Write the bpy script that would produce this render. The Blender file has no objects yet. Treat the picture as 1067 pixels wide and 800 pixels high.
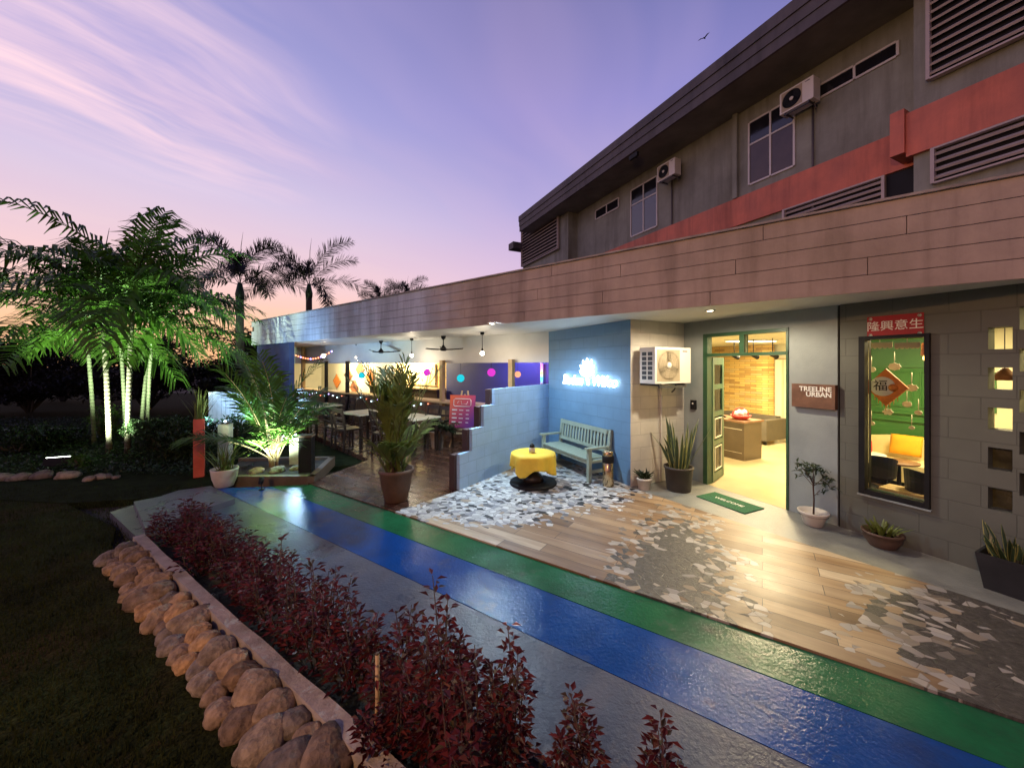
import bpy, bmesh, math, random
from mathutils import Vector, Matrix
random.seed(7)
R = math.radians
SC = bpy.context.scene
COL = SC.collection

# ------------------------------------------------------------------ camera, sky, exposure
H = 1.9                                   # eye height over the path
FPX, CX, HY = 390.0, 533.5, 380.0         # focal length, centre column and horizon row of a 1067 px wide view
cam = bpy.data.cameras.new('camera'); cam_o = bpy.data.objects.new('camera', cam); COL.objects.link(cam_o)
cam_o.location = (0, 0, H); cam_o.rotation_euler = (R(90), 0, 0)
cam.sensor_width = 36; cam.lens = 36*FPX/1067; cam.shift_y = -20/1067
cam.clip_start = .05; cam.clip_end = 2000
SC.camera = cam_o
SC.view_settings.view_transform = 'Standard'; SC.view_settings.look = 'None'
SC.view_settings.exposure = 0; SC.view_settings.gamma = 1
SC.cycles.max_bounces = 6; SC.cycles.diffuse_bounces = 3; SC.cycles.glossy_bounces = 3
SC.cycles.transmission_bounces = 6; SC.cycles.transparent_max_bounces = 12
SC.cycles.sample_clamp_indirect = 4; SC.cycles.caustics_reflective = False; SC.cycles.caustics_refractive = False
SC.cycles.use_denoising = True

class NT:
    def __init__(s, tree): s.t = tree; s.t.nodes.clear()
    def n(s, typ, props=None, **ins):
        nd = s.t.nodes.new(typ)
        for k, v in (props or {}).items(): setattr(nd, k, v)
        for k, v in ins.items():
            key = int(k[1:]) if k[0] == 'i' and k[1:].isdigit() else k.replace('_', ' ')
            sock = nd.inputs[key]
            if hasattr(v, 'is_output') or isinstance(v, bpy.types.NodeSocket): s.t.links.new(v, sock)
            else: sock.default_value = v
        return nd
    def math(s, op, a, b=0.0, c=0.0, clamp=False):
        return s.n('ShaderNodeMath', dict(operation=op, use_clamp=clamp), i0=a, i1=b, i2=c).outputs[0]
    def vmath(s, op, a, b=(0,0,0)):
        nd = s.n('ShaderNodeVectorMath', dict(operation=op), i0=a, i1=b)
        return nd.outputs['Value'] if op in ('DOT_PRODUCT', 'LENGTH', 'DISTANCE') else nd.outputs[0]
    def mix(s, f, a, b, mode='MIX'):
        nd = s.n('ShaderNodeMix', dict(data_type='RGBA', blend_type=mode))
        for i, v in ((0, f), (6, a), (7, b)):
            if isinstance(v, bpy.types.NodeSocket): s.t.links.new(v, nd.inputs[i])
            else:
                if i and len(v) == 3: v = (*v, 1)
                nd.inputs[i].default_value = v
        return nd.outputs[2]
    def ramp(s, fac, stops, interp='LINEAR'):
        nd = s.n('ShaderNodeValToRGB', Fac=fac); cr = nd.color_ramp; cr.interpolation = interp
        while len(cr.elements) < len(stops): cr.elements.new(.5)
        for e, (p, c) in zip(cr.elements, stops):
            e.position = p; e.color = (*c, 1) if len(c) == 3 else c
        return nd.outputs[0]
    def mapr(s, v, a, b, c, d):
        return s.n('ShaderNodeMapRange', i0=v, i1=a, i2=b, i3=c, i4=d).outputs[0]

def make_world():
    w = bpy.data.worlds.new('World'); SC.world = w; w.use_nodes = True
    t = NT(w.node_tree)
    d = t.n('ShaderNodeTexCoord').outputs['Generated']
    sp = t.n('ShaderNodeSeparateXYZ', Vector=d)
    x, y, z = sp.outputs[0], sp.outputs[1], sp.outputs[2]
    hor = t.vmath('NORMALIZE', t.n('ShaderNodeCombineXYZ', X=x, Y=y, Z=0.0).outputs[0])
    az = t.vmath('DOT_PRODUCT', hor, (-.70, .714, 0))             # 1 towards the afterglow, -1 away from it
    base = t.ramp(z, [(0, (.86,.50,.46)), (.09, (.86,.53,.56)), (.20, (.72,.52,.68)), (.38, (.44,.38,.66)),
                      (.56, (.27,.25,.57)), (.70, (.15,.16,.40)), (.85, (.08,.10,.32)), (1, (.06,.08,.26))])
    glow = t.ramp(z, [(0, (1.0,.52,.24)), (.08, (1.0,.58,.33)), (.17, (.90,.60,.58)), (.34, (.64,.54,.72)),
                      (.52, (.38,.36,.66)), (.72, (.22,.22,.50)), (1, (.08,.10,.30))])
    c = t.mix(t.mapr(az, .70, 1.0, 0, 1), base, glow)
    # high cirrus: streaks laid out on a cloud plane overhead
    zz = t.math('MAXIMUM', z, .12)
    pl = t.n('ShaderNodeCombineXYZ', X=t.math('DIVIDE', x, zz), Y=t.math('DIVIDE', y, zz), Z=0.0).outputs[0]
    mp = t.n('ShaderNodeMapping', Vector=pl, Location=(0,0,0), Rotation=(0,0,R(-62)), Scale=(1,1,1)).outputs[0]
    warp = t.n('ShaderNodeTexNoise', Vector=mp, Scale=1.1, Detail=2.0).outputs['Color']
    mp2 = t.vmath('MULTIPLY', t.vmath('ADD', mp, t.vmath('MULTIPLY', warp, (.55,.55,0))), (.7, 2.7, 1))
    nz = t.n('ShaderNodeTexNoise', Vector=mp2, Scale=1.25, Detail=7.0, Roughness=.56).outputs['Fac']
    m1 = t.vmath('LENGTH', t.vmath('MULTIPLY', t.vmath('SUBTRACT', pl, (-1.48, 1.25, 0)), (1.25, .92, 1)))
    mask = t.mapr(m1, .25, 1.05, 1, 0)
    cl = t.math('MULTIPLY', t.mapr(nz, .42, .66, 0, 1), mask)
    soft = t.math('MULTIPLY', t.mapr(t.n('ShaderNodeTexNoise', Vector=mp2, Scale=.5, Detail=3.0).outputs['Fac'], .42, .7, 0, .35), t.mapr(z, .1, .4, .2, 1))
    c = t.mix(t.math('MULTIPLY', cl, .95), c, (1.0, .70, .76))
    c = t.mix(soft, c, (.66, .46, .66))
    dim = t.mapr(az, -1, .35, .10, 1)                              # night side of the sky
    dim = t.math('MAXIMUM', dim, 0.0)
    c = t.mix(1.0, c, t.n('ShaderNodeCombineColor', Red=dim, Green=dim, Blue=t.math('POWER', dim, .8)).outputs[0], 'MULTIPLY')
    below = t.mapr(z, -.02, 0, 0, 1)
    c = t.mix(below, (.01,.01,.015), c)
    bg = t.n('ShaderNodeBackground', Color=c, Strength=SKY)
    t.t.links.new(bg.outputs[0], t.n('ShaderNodeOutputWorld').inputs['Surface'])
SKY = 1.12
# lamp powers (W)
P_DOWN, P_COOL, P_LOBBY, P_DIN, P_BAR, P_FLOOD, P_FAN, P_FENCE, P_WASH, P_STREET = 170, 400, 230, 115, 430, 3300, 900, 48, 650, 820
make_world()

# ------------------------------------------------------------------ helpers
A = Vector((-.435, .900)).normalized(); AP = Vector((-A.y*-1, -A.x)).normalized()   # building axis (away) and its inward normal
AP = Vector((A.y, -A.x))
B = Vector((-.790, .613)).normalized(); BP = Vector((B.y, -B.x))                     # canopy axis and its inward normal
P = Vector((-.831, .556)).normalized(); PN = Vector((P.y, -P.x))                     # path axis and its normal towards the building
def W(p, n): return P*p + PN*n
F_S0 = Vector((-1.28, 6.97)).dot(B)            # where the pale tone on the fascia ends

class Fr:                                   # plan frame: u along, v inward
    def __init__(s, o, u, v): s.o = Vector(o[:2]); s.u = Vector(u).normalized(); s.v = Vector(v).normalized()
    def at(s, u, v, z): q = s.o + s.u*u + s.v*v; return Vector((q.x, q.y, z))
    def u_px(s, px, v=0):                   # u where the sight line of a column meets the line at v
        r = (px-CX)/FPX; q = s.o + s.v*v
        return (r*q.y - q.x)/(s.u.x - r*s.u.y)
    def uz(s, px, py, v=0):
        u = s.u_px(px, v); return u, H - (py-HY)*s.at(u, v, 0).y/FPX
    def shift(s, u, v=0): return Fr(s.o + s.u*u + s.v*v, s.u, s.v)
LOC = Fr((0,0), (1,0), (0,1))
def gp(px, py, z=0):                        # ground point seen at a pixel
    Y = (H-z)*FPX/(py-HY); return Vector(((px-CX)/FPX*Y, Y))

class MB:
    def __init__(s): s.v = []; s.f = []; s.uv = []; s.m = []; s.sm = []; s.cur = 0; s.smooth = False
    def face(s, pts, uv=None):
        i = len(s.v); s.v += [tuple(p) for p in pts]; s.f.append(tuple(range(i, i+len(pts))))
        s.uv.append(uv or [(p[0], p[1]) for p in pts]); s.m.append(s.cur); s.sm.append(s.smooth)
    def quad(s, F, pts):                    # pts in frame coordinates (u,v,z); uv in metres on the face's own plane
        q = [Vector(p) for p in pts]; n = (q[1]-q[0]).cross(q[2]-q[0])
        a = (abs(n.x), abs(n.y), abs(n.z)); k = a.index(max(a))
        uv = [(p.y, p.z) if k == 0 else ((p.x, p.z) if k == 1 else (p.x, p.y)) for p in q]
        s.face([F.at(*p) for p in q], uv)
    def box(s, F, u0, u1, v0, v1, z0, z1):
        c = [(u,v,z) for z in (z0,z1) for v in (v0,v1) for u in (u0,u1)]
        for ix in ((0,2,3,1), (4,5,7,6), (0,1,5,4), (2,6,7,3), (0,4,6,2), (1,3,7,5)):
            s.quad(F, [c[i] for i in ix])
        return s
    def obox(s, c, ax, ay, az, hx, hy, hz):  # oriented box
        c = Vector(c); ax, ay, az = Vector(ax).normalized()*hx, Vector(ay).normalized()*hy, Vector(az).normalized()*hz
        p = [c + ax*i + ay*j + az*k for k in (-1,1) for j in (-1,1) for i in (-1,1)]
        for ix in ((0,2,3,1), (4,5,7,6), (0,1,5,4), (2,6,7,3), (0,4,6,2), (1,3,7,5)):
            s.face([p[i] for i in ix], [(0,0),(0,hy*2),(hx*2,hy*2),(hx*2,0)])
        return s
    def bar(s, a, b, w, h, up=(0,0,1)):      # rectangular bar from a to b
        a, b = Vector(a), Vector(b); d = b-a; L = d.length; d.normalize(); up = Vector(up)
        sd = d.cross(up)
        if sd.length < 1e-4: up = Vector((0,1,0)); sd = d.cross(up)
        sd.normalize(); u2 = sd.cross(d)
        return s.obox((a+b)/2, d, sd, u2, L/2, w/2, h/2)
    def prism(s, pts, z0, z1):
        a = sum(pts[i][0]*pts[(i+1) % len(pts)][1]-pts[(i+1) % len(pts)][0]*pts[i][1] for i in range(len(pts)))
        if a < 0: pts = pts[::-1]
        s.face([(p[0],p[1],z1) for p in pts]); s.face([(p[0],p[1],z0) for p in reversed(pts)])
        for i in range(len(pts)):
            p, q = pts[i], pts[(i+1) % len(pts)]; L = math.hypot(q[0]-p[0], q[1]-p[1])
            s.face([(p[0],p[1],z0), (q[0],q[1],z0), (q[0],q[1],z1), (p[0],p[1],z1)], [(0,z0),(L,z0),(L,z1),(0,z1)])
        return s
    def tube(s, pts, r, n=8, cap=True):
        pts = [Vector(p) for p in pts]; rs = r if isinstance(r, (list,tuple)) else [r]*len(pts)
        sm = s.smooth; s.smooth = True; rings = []; ref = Vector((.37,.21,.9)).normalized(); L = 0
        for i, p in enumerate(pts):
            d = (pts[min(i+1,len(pts)-1)]-pts[max(i-1,0)]).normalized()
            if abs(d.dot(ref)) > .95: ref = Vector((1,0,.1)).normalized()
            x = d.cross(ref).normalized(); y = d.cross(x); base = len(s.v)
            for k in range(n):
                a = 2*math.pi*k/n; s.v.append(tuple(p + (x*math.cos(a)+y*math.sin(a))*rs[i]))
            if i: L2 = L + (p-pts[i-1]).length
            else: L2 = 0
            if i:
                b0 = rings[-1]
                for k in range(n):
                    k2 = (k+1) % n
                    s.f.append((b0+k, base+k, base+k2, b0+k2)); s.m.append(s.cur); s.sm.append(True)
                    s.uv.append([(k/n, L), (k/n, L2), ((k+1)/n, L2), ((k+1)/n, L)])
            L = L2; rings.append(base)
        if cap:
            for b, rev in ((rings[0], 0), (rings[-1], 1)):
                ix = list(range(b, b+n)); ix = ix[::-1] if rev else ix
                s.f.append(tuple(ix)); s.m.append(s.cur); s.sm.append(False); s.uv.append([(0,0)]*n)
        s.smooth = sm; return s
    def lathe(s, prof, n=24, c=(0,0,0), ax=None, smooth=True):   # profile (r,z) turned about z (or about an axis frame)
        c = Vector(c); base = len(s.v)
        X, Y, Z = ax or (Vector((1,0,0)), Vector((0,1,0)), Vector((0,0,1)))
        for (r, z) in prof:
            for k in range(n):
                a = 2*math.pi*k/n; s.v.append(tuple(c + X*(r*math.cos(a)) + Y*(r*math.sin(a)) + Z*z))
        for i in range(len(prof)-1):
            for k in range(n):
                k2 = (k+1) % n
                s.f.append((base+i*n+k, base+i*n+k2, base+(i+1)*n+k2, base+(i+1)*n+k)); s.m.append(s.cur); s.sm.append(smooth)
                s.uv.append([(k/n, prof[i][1]), ((k+1)/n, prof[i][1]), ((k+1)/n, prof[i+1][1]), (k/n, prof[i+1][1])])
        for i, rev in ((0, 1), (len(prof)-1, 0)):
            if prof[i][0] > 1e-5:
                ix = [base+i*n+k for k in range(n)]; ix = ix[::-1] if rev else ix
                s.f.append(tuple(ix)); s.m.append(s.cur); s.sm.append(False); s.uv.append([(0,0)]*n)
        return s
    def ball(s, c, r, sx=1, sy=1, sz=1, n=14, m=8):
        prof = [(max(1e-6, math.sin(math.pi*i/m)), -math.cos(math.pi*i/m)) for i in range(m+1)]
        return s.lathe([(a, b) for a, b in prof], n, c, (Vector((r*sx,0,0)), Vector((0,r*sy,0)), Vector((0,0,r*sz))))
    def wall(s, F, u0, u1, z0, z1, th, holes=()):   # wall along u with rectangular holes (a,b,c,d); one clean skin
        us = sorted({u0,u1,*[h[0] for h in holes],*[h[1] for h in holes]}); us = [u for u in us if u0 <= u <= u1]
        zs = sorted({z0,z1,*[h[2] for h in holes],*[h[3] for h in holes]}); zs = [z for z in zs if z0 <= z <= z1]
        def solid(i, j):
            if i < 0 or j < 0 or i >= len(us)-1 or j >= len(zs)-1: return False
            u, z = (us[i]+us[i+1])/2, (zs[j]+zs[j+1])/2
            return not any(h[0] < u < h[1] and h[2] < z < h[3] for h in holes)
        for i in range(len(us)-1):
            for j in range(len(zs)-1):
                if not solid(i, j): continue
                a, b, c, d = us[i], us[i+1], zs[j], zs[j+1]
                s.quad(F, [(a,0,c),(b,0,c),(b,0,d),(a,0,d)]); s.quad(F, [(b,th,c),(a,th,c),(a,th,d),(b,th,d)])
                if not solid(i-1,j): s.quad(F, [(a,th,c),(a,0,c),(a,0,d),(a,th,d)])
                if not solid(i+1,j): s.quad(F, [(b,0,c),(b,th,c),(b,th,d),(b,0,d)])
                if not solid(i,j-1): s.quad(F, [(a,0,c),(a,th,c),(b,th,c),(b,0,c)])
                if not solid(i,j+1): s.quad(F, [(a,0,d),(b,0,d),(b,th,d),(a,th,d)])
        return s
    def mesh(s, name, mats, merge=False):
        me = bpy.data.meshes.new(name); me.from_pydata(s.v, [], s.f)
        uvl = me.uv_layers.new(name='UVMap'); flat = []
        for u in s.uv:
            for q in u: flat += [q[0], q[1]]
        uvl.data.foreach_set('uv', flat)
        me.polygons.foreach_set('material_index', s.m); me.polygons.foreach_set('use_smooth', s.sm)
        for m in (mats if isinstance(mats, (list,tuple)) else [mats]): me.materials.append(m)
        me.update()
        if merge:
            bm = bmesh.new(); bm.from_mesh(me); bmesh.ops.remove_doubles(bm, verts=bm.verts, dist=.0004); bm.to_mesh(me); bm.free()
        return me
    def build(s, name, mats, parent=None, world=False, bevel=0, merge=False):
        o = bpy.data.objects.new(name, s.mesh(name, mats, merge)); COL.objects.link(o)
        if parent is not None:
            o.parent = parent
            if world:
                q = parent; off = Vector((0,0,0))
                while q: off += q.location; q = q.parent
                o.location = -off
        if bevel:
            b = o.modifiers.new('bevel', 'BEVEL'); b.width = bevel; b.segments = 2; b.limit_method = 'ANGLE'; b.angle_limit = R(40)
        return o

def tag(o, label=None, cat=None, group=None, kind=None):
    if label: o['label'] = label
    if cat: o['category'] = cat
    if group: o['group'] = group
    if kind: o['kind'] = kind
    return o
def thing(name, label, cat, loc=(0,0,0), rz=0, group=None):
    o = bpy.data.objects.new(name, None); COL.objects.link(o); o.empty_display_size = .1
    o.location = (loc[0], loc[1], loc[2] if len(loc) > 2 else 0); o.rotation_euler = (0,0,rz)
    return tag(o, label, cat, group)
def struct(name, mb, m): return tag(mb.build(name, m), kind='structure')
def dup(root, loc, rz, label, group=None):
    def cp(o, par):
        c = o.copy(); COL.objects.link(c); c.parent = par
        for ch in o.children: cp(ch, c)
        return c
    r = cp(root, None); r.location = (loc[0], loc[1], loc[2] if len(loc) > 2 else 0); r.rotation_euler = (0,0,rz); r['label'] = label
    if group: r['group'] = group
    return r
def text_mesh(name, body, size, ext, mat, shear=0, offset=0, align='CENTER'):
    cu = bpy.data.curves.new(name, 'FONT'); cu.body = body; cu.size = size; cu.extrude = ext; cu.shear = shear; cu.offset = offset
    cu.align_x = align; cu.align_y = 'CENTER'; cu.resolution_u = 3
    o = bpy.data.objects.new(name, cu); COL.objects.link(o)
    dg = bpy.context.evaluated_depsgraph_get(); dg.update()
    me = bpy.data.meshes.new_from_object(o.evaluated_get(dg)); me.name = name
    bpy.data.objects.remove(o); bpy.data.curves.remove(cu)
    me.materials.clear(); me.materials.append(mat); return me
def put_text(me, name, pos, xd, parent=None, yd=(0,0,1), world=False):     # pos: world (or parent-local) centre
    x = Vector((xd[0], xd[1], xd[2] if len(xd) > 2 else 0)).normalized(); y = Vector(yd).normalized(); z = x.cross(y)
    M = Matrix(((x.x,y.x,z.x,pos[0]), (x.y,y.y,z.y,pos[1]), (x.z,y.z,z.z,pos[2]), (0,0,0,1)))
    me.transform(M); o = bpy.data.objects.new(name, me); COL.objects.link(o)
    if parent:
        o.parent = parent
        if world:
            q = parent; off = Vector((0,0,0))
            while q: off += q.location; q = q.parent
            o.location = -off
    return o

# ------------------------------------------------------------------ materials
MATS = {}
def mat(name, col, rough=.6, var=.18, scale=5, bump=.15, bscale=60, metal=0, coat=0, spec=.5, uvm=False, extra=None, trans=0):
    if name in MATS: return MATS[name]
    m = bpy.data.materials.new(name); m.use_nodes = True; t = NT(m.node_tree); MATS[name] = m
    tc = t.n('ShaderNodeTexCoord'); co = tc.outputs['UV' if uvm else 'Object']
    nz = t.n('ShaderNodeTexNoise', Vector=co, Scale=scale, Detail=5.0, Roughness=.6).outputs['Fac']
    c = t.mix(t.mapr(nz, .3, .7, 0, 1), tuple(v*(1-var) for v in col), tuple(min(1, v*(1+var)) for v in col))
    h = t.n('ShaderNodeTexNoise', Vector=co, Scale=bscale, Detail=4.0).outputs['Fac']
    if extra: c, h = extra(t, tc, c, h)
    bp = t.n('ShaderNodeBump', Strength=bump, Distance=.01, Height=h)
    rr = t.mapr(nz, .3, .7, max(.02, rough-.08), min(1, rough+.08))
    bs = t.n('ShaderNodeBsdfPrincipled', Base_Color=c, Roughness=rr, Metallic=metal, Normal=bp.outputs[0])
    bs.inputs['Coat Weight'].default_value = coat; bs.inputs['Specular IOR Level'].default_value = spec
    out = bs.outputs[0]
    if trans:
        tr = t.n('ShaderNodeBsdfTranslucent', Color=c)
        out = t.n('ShaderNodeMixShader', Fac=trans, i1=out, i2=tr.outputs[0]).outputs[0]
    t.t.links.new(out, t.n('ShaderNodeOutputMaterial').inputs['Surface'])
    return m
def emit(name, col, strength):
    if name in MATS: return MATS[name]
    m = bpy.data.materials.new(name); m.use_nodes = True; t = NT(m.node_tree); MATS[name] = m
    e = t.n('ShaderNodeEmission', Color=(*col, 1), Strength=strength)
    t.t.links.new(e.outputs[0], t.n('ShaderNodeOutputMaterial').inputs['Surface']); return m
def glass(name, tint=(1,1,1), refl=.12, rough=.02):     # thin window pane
    if name in MATS: return MATS[name]
    m = bpy.data.materials.new(name); m.use_nodes = True; t = NT(m.node_tree); MATS[name] = m
    tr = t.n('ShaderNodeBsdfTransparent', Color=(*tint, 1)); gl = t.n('ShaderNodeBsdfGlossy', Roughness=rough)
    lw = t.n('ShaderNodeLayerWeight', Blend=.25).outputs['Fresnel']
    mx = t.n('ShaderNodeMixShader', Fac=t.math('MULTIPLY', lw, refl/.12, clamp=True), i1=tr.outputs[0], i2=gl.outputs[0])
    t.t.links.new(mx.outputs[0], t.n('ShaderNodeOutputMaterial').inputs['Surface']); return m
def brick_extra(bw=.4, rh=.2, mort=.012, mcol=None, depth=1.0, cols=None, off=.5, cvar=0):
    def ex(t, tc, c, h):
        b = t.n('ShaderNodeTexBrick', dict(offset=off), Vector=tc.outputs['UV'], Color1=(0,0,0,1), Color2=(1,1,1,1), Mortar=(.5,.5,.5,1),
                Scale=1.0, Mortar_Size=mort/2, Mortar_Smooth=.3, Brick_Width=bw, Row_Height=rh)
        if cols: c = t.mix(.75, c, t.ramp(b.outputs['Color'], cols))
        if cvar: c = t.mix(1.0, c, t.ramp(b.outputs['Color'], [(0, (1-cvar,)*3), (1, (1,1,1))]), 'MULTIPLY')
        if mcol: c = t.mix(b.outputs['Fac'], c, mcol)
        h2 = t.math('SUBTRACT', t.math('MULTIPLY', h, .12), t.math('MULTIPLY', b.outputs['Fac'], depth))
        return c, h2
    return ex
def block(name, col, rough=.62, mort=.010, bump=.55, var=.12):
    return mat(name, col, rough, var, 2.2, bump, 90, extra=brick_extra(mort=mort, mcol=tuple(v*.8 for v in col)))
def streaks(t, tc, c, h):                    # rain streaks and grime
    s = t.vmath('MULTIPLY', tc.outputs['Object'], (3.2, 3.2, .28))
    n1 = t.n('ShaderNodeTexNoise', Vector=s, Scale=1.0, Detail=7.0, Roughness=.65).outputs['Fac']
    n2 = t.n('ShaderNodeTexNoise', Vector=tc.outputs['Object'], Scale=.8, Detail=6.0, Roughness=.65).outputs['Fac']
    c = t.mix(1.0, c, t.ramp(n1, [(.30,(.62,.60,.57)), (.52,(1,1,1)), (.75,(1.12,1.12,1.1))]), 'MULTIPLY')
    c = t.mix(1.0, c, t.ramp(n2, [(.32,(.78,.77,.75)), (.55,(1,1,1))]), 'MULTIPLY')
    return c, h
def pale_boards(t, tc, c, h):                  # boards turn paler towards the bar end, with a ragged change of tone
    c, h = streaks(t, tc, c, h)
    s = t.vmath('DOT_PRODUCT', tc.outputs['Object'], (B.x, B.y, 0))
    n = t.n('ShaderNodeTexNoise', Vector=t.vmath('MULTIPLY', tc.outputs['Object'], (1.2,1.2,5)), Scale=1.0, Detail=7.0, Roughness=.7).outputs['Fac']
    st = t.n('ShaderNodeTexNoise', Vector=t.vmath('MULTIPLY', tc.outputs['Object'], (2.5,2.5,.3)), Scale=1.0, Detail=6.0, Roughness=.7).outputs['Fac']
    f = t.mapr(t.math('ADD', s, t.math('MULTIPLY', t.math('SUBTRACT', n, .5), 2.2)), PALE0-.5, PALE0+.7, 0, 1)
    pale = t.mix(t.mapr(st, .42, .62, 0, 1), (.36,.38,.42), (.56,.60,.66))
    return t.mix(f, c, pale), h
PALE0 = F_S0
def lawn_extra(t, tc, c, h):
    n = t.n('ShaderNodeTexNoise', Vector=tc.outputs['Object'], Scale=1.3, Detail=8.0, Roughness=.7).outputs['Fac']
    f = t.n('ShaderNodeTexNoise', Vector=tc.outputs['Object'], Scale=55.0, Detail=3.0).outputs['Fac']
    c = t.mix(t.mapr(n, .48, .64, 0, .8), c, (.038,.026,.012))
    return t.mix(1.0, c, t.ramp(f, [(.3,(.35,.4,.35)), (.7,(1.6,1.6,1.4))]), 'MULTIPLY'), f
def rings(t, tc, c, h):
    w = t.n('ShaderNodeTexWave', dict(bands_direction='Z'), Vector=tc.outputs['Object'], Scale=3.6, Distortion=1.2, Detail=2.0).outputs['Fac']
    c = t.mix(t.mapr(w, .0, .22, .75, 0), c, tuple(v*.3 for v in (.22,.2,.14)))
    return c, t.math('ADD', h, w)
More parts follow.
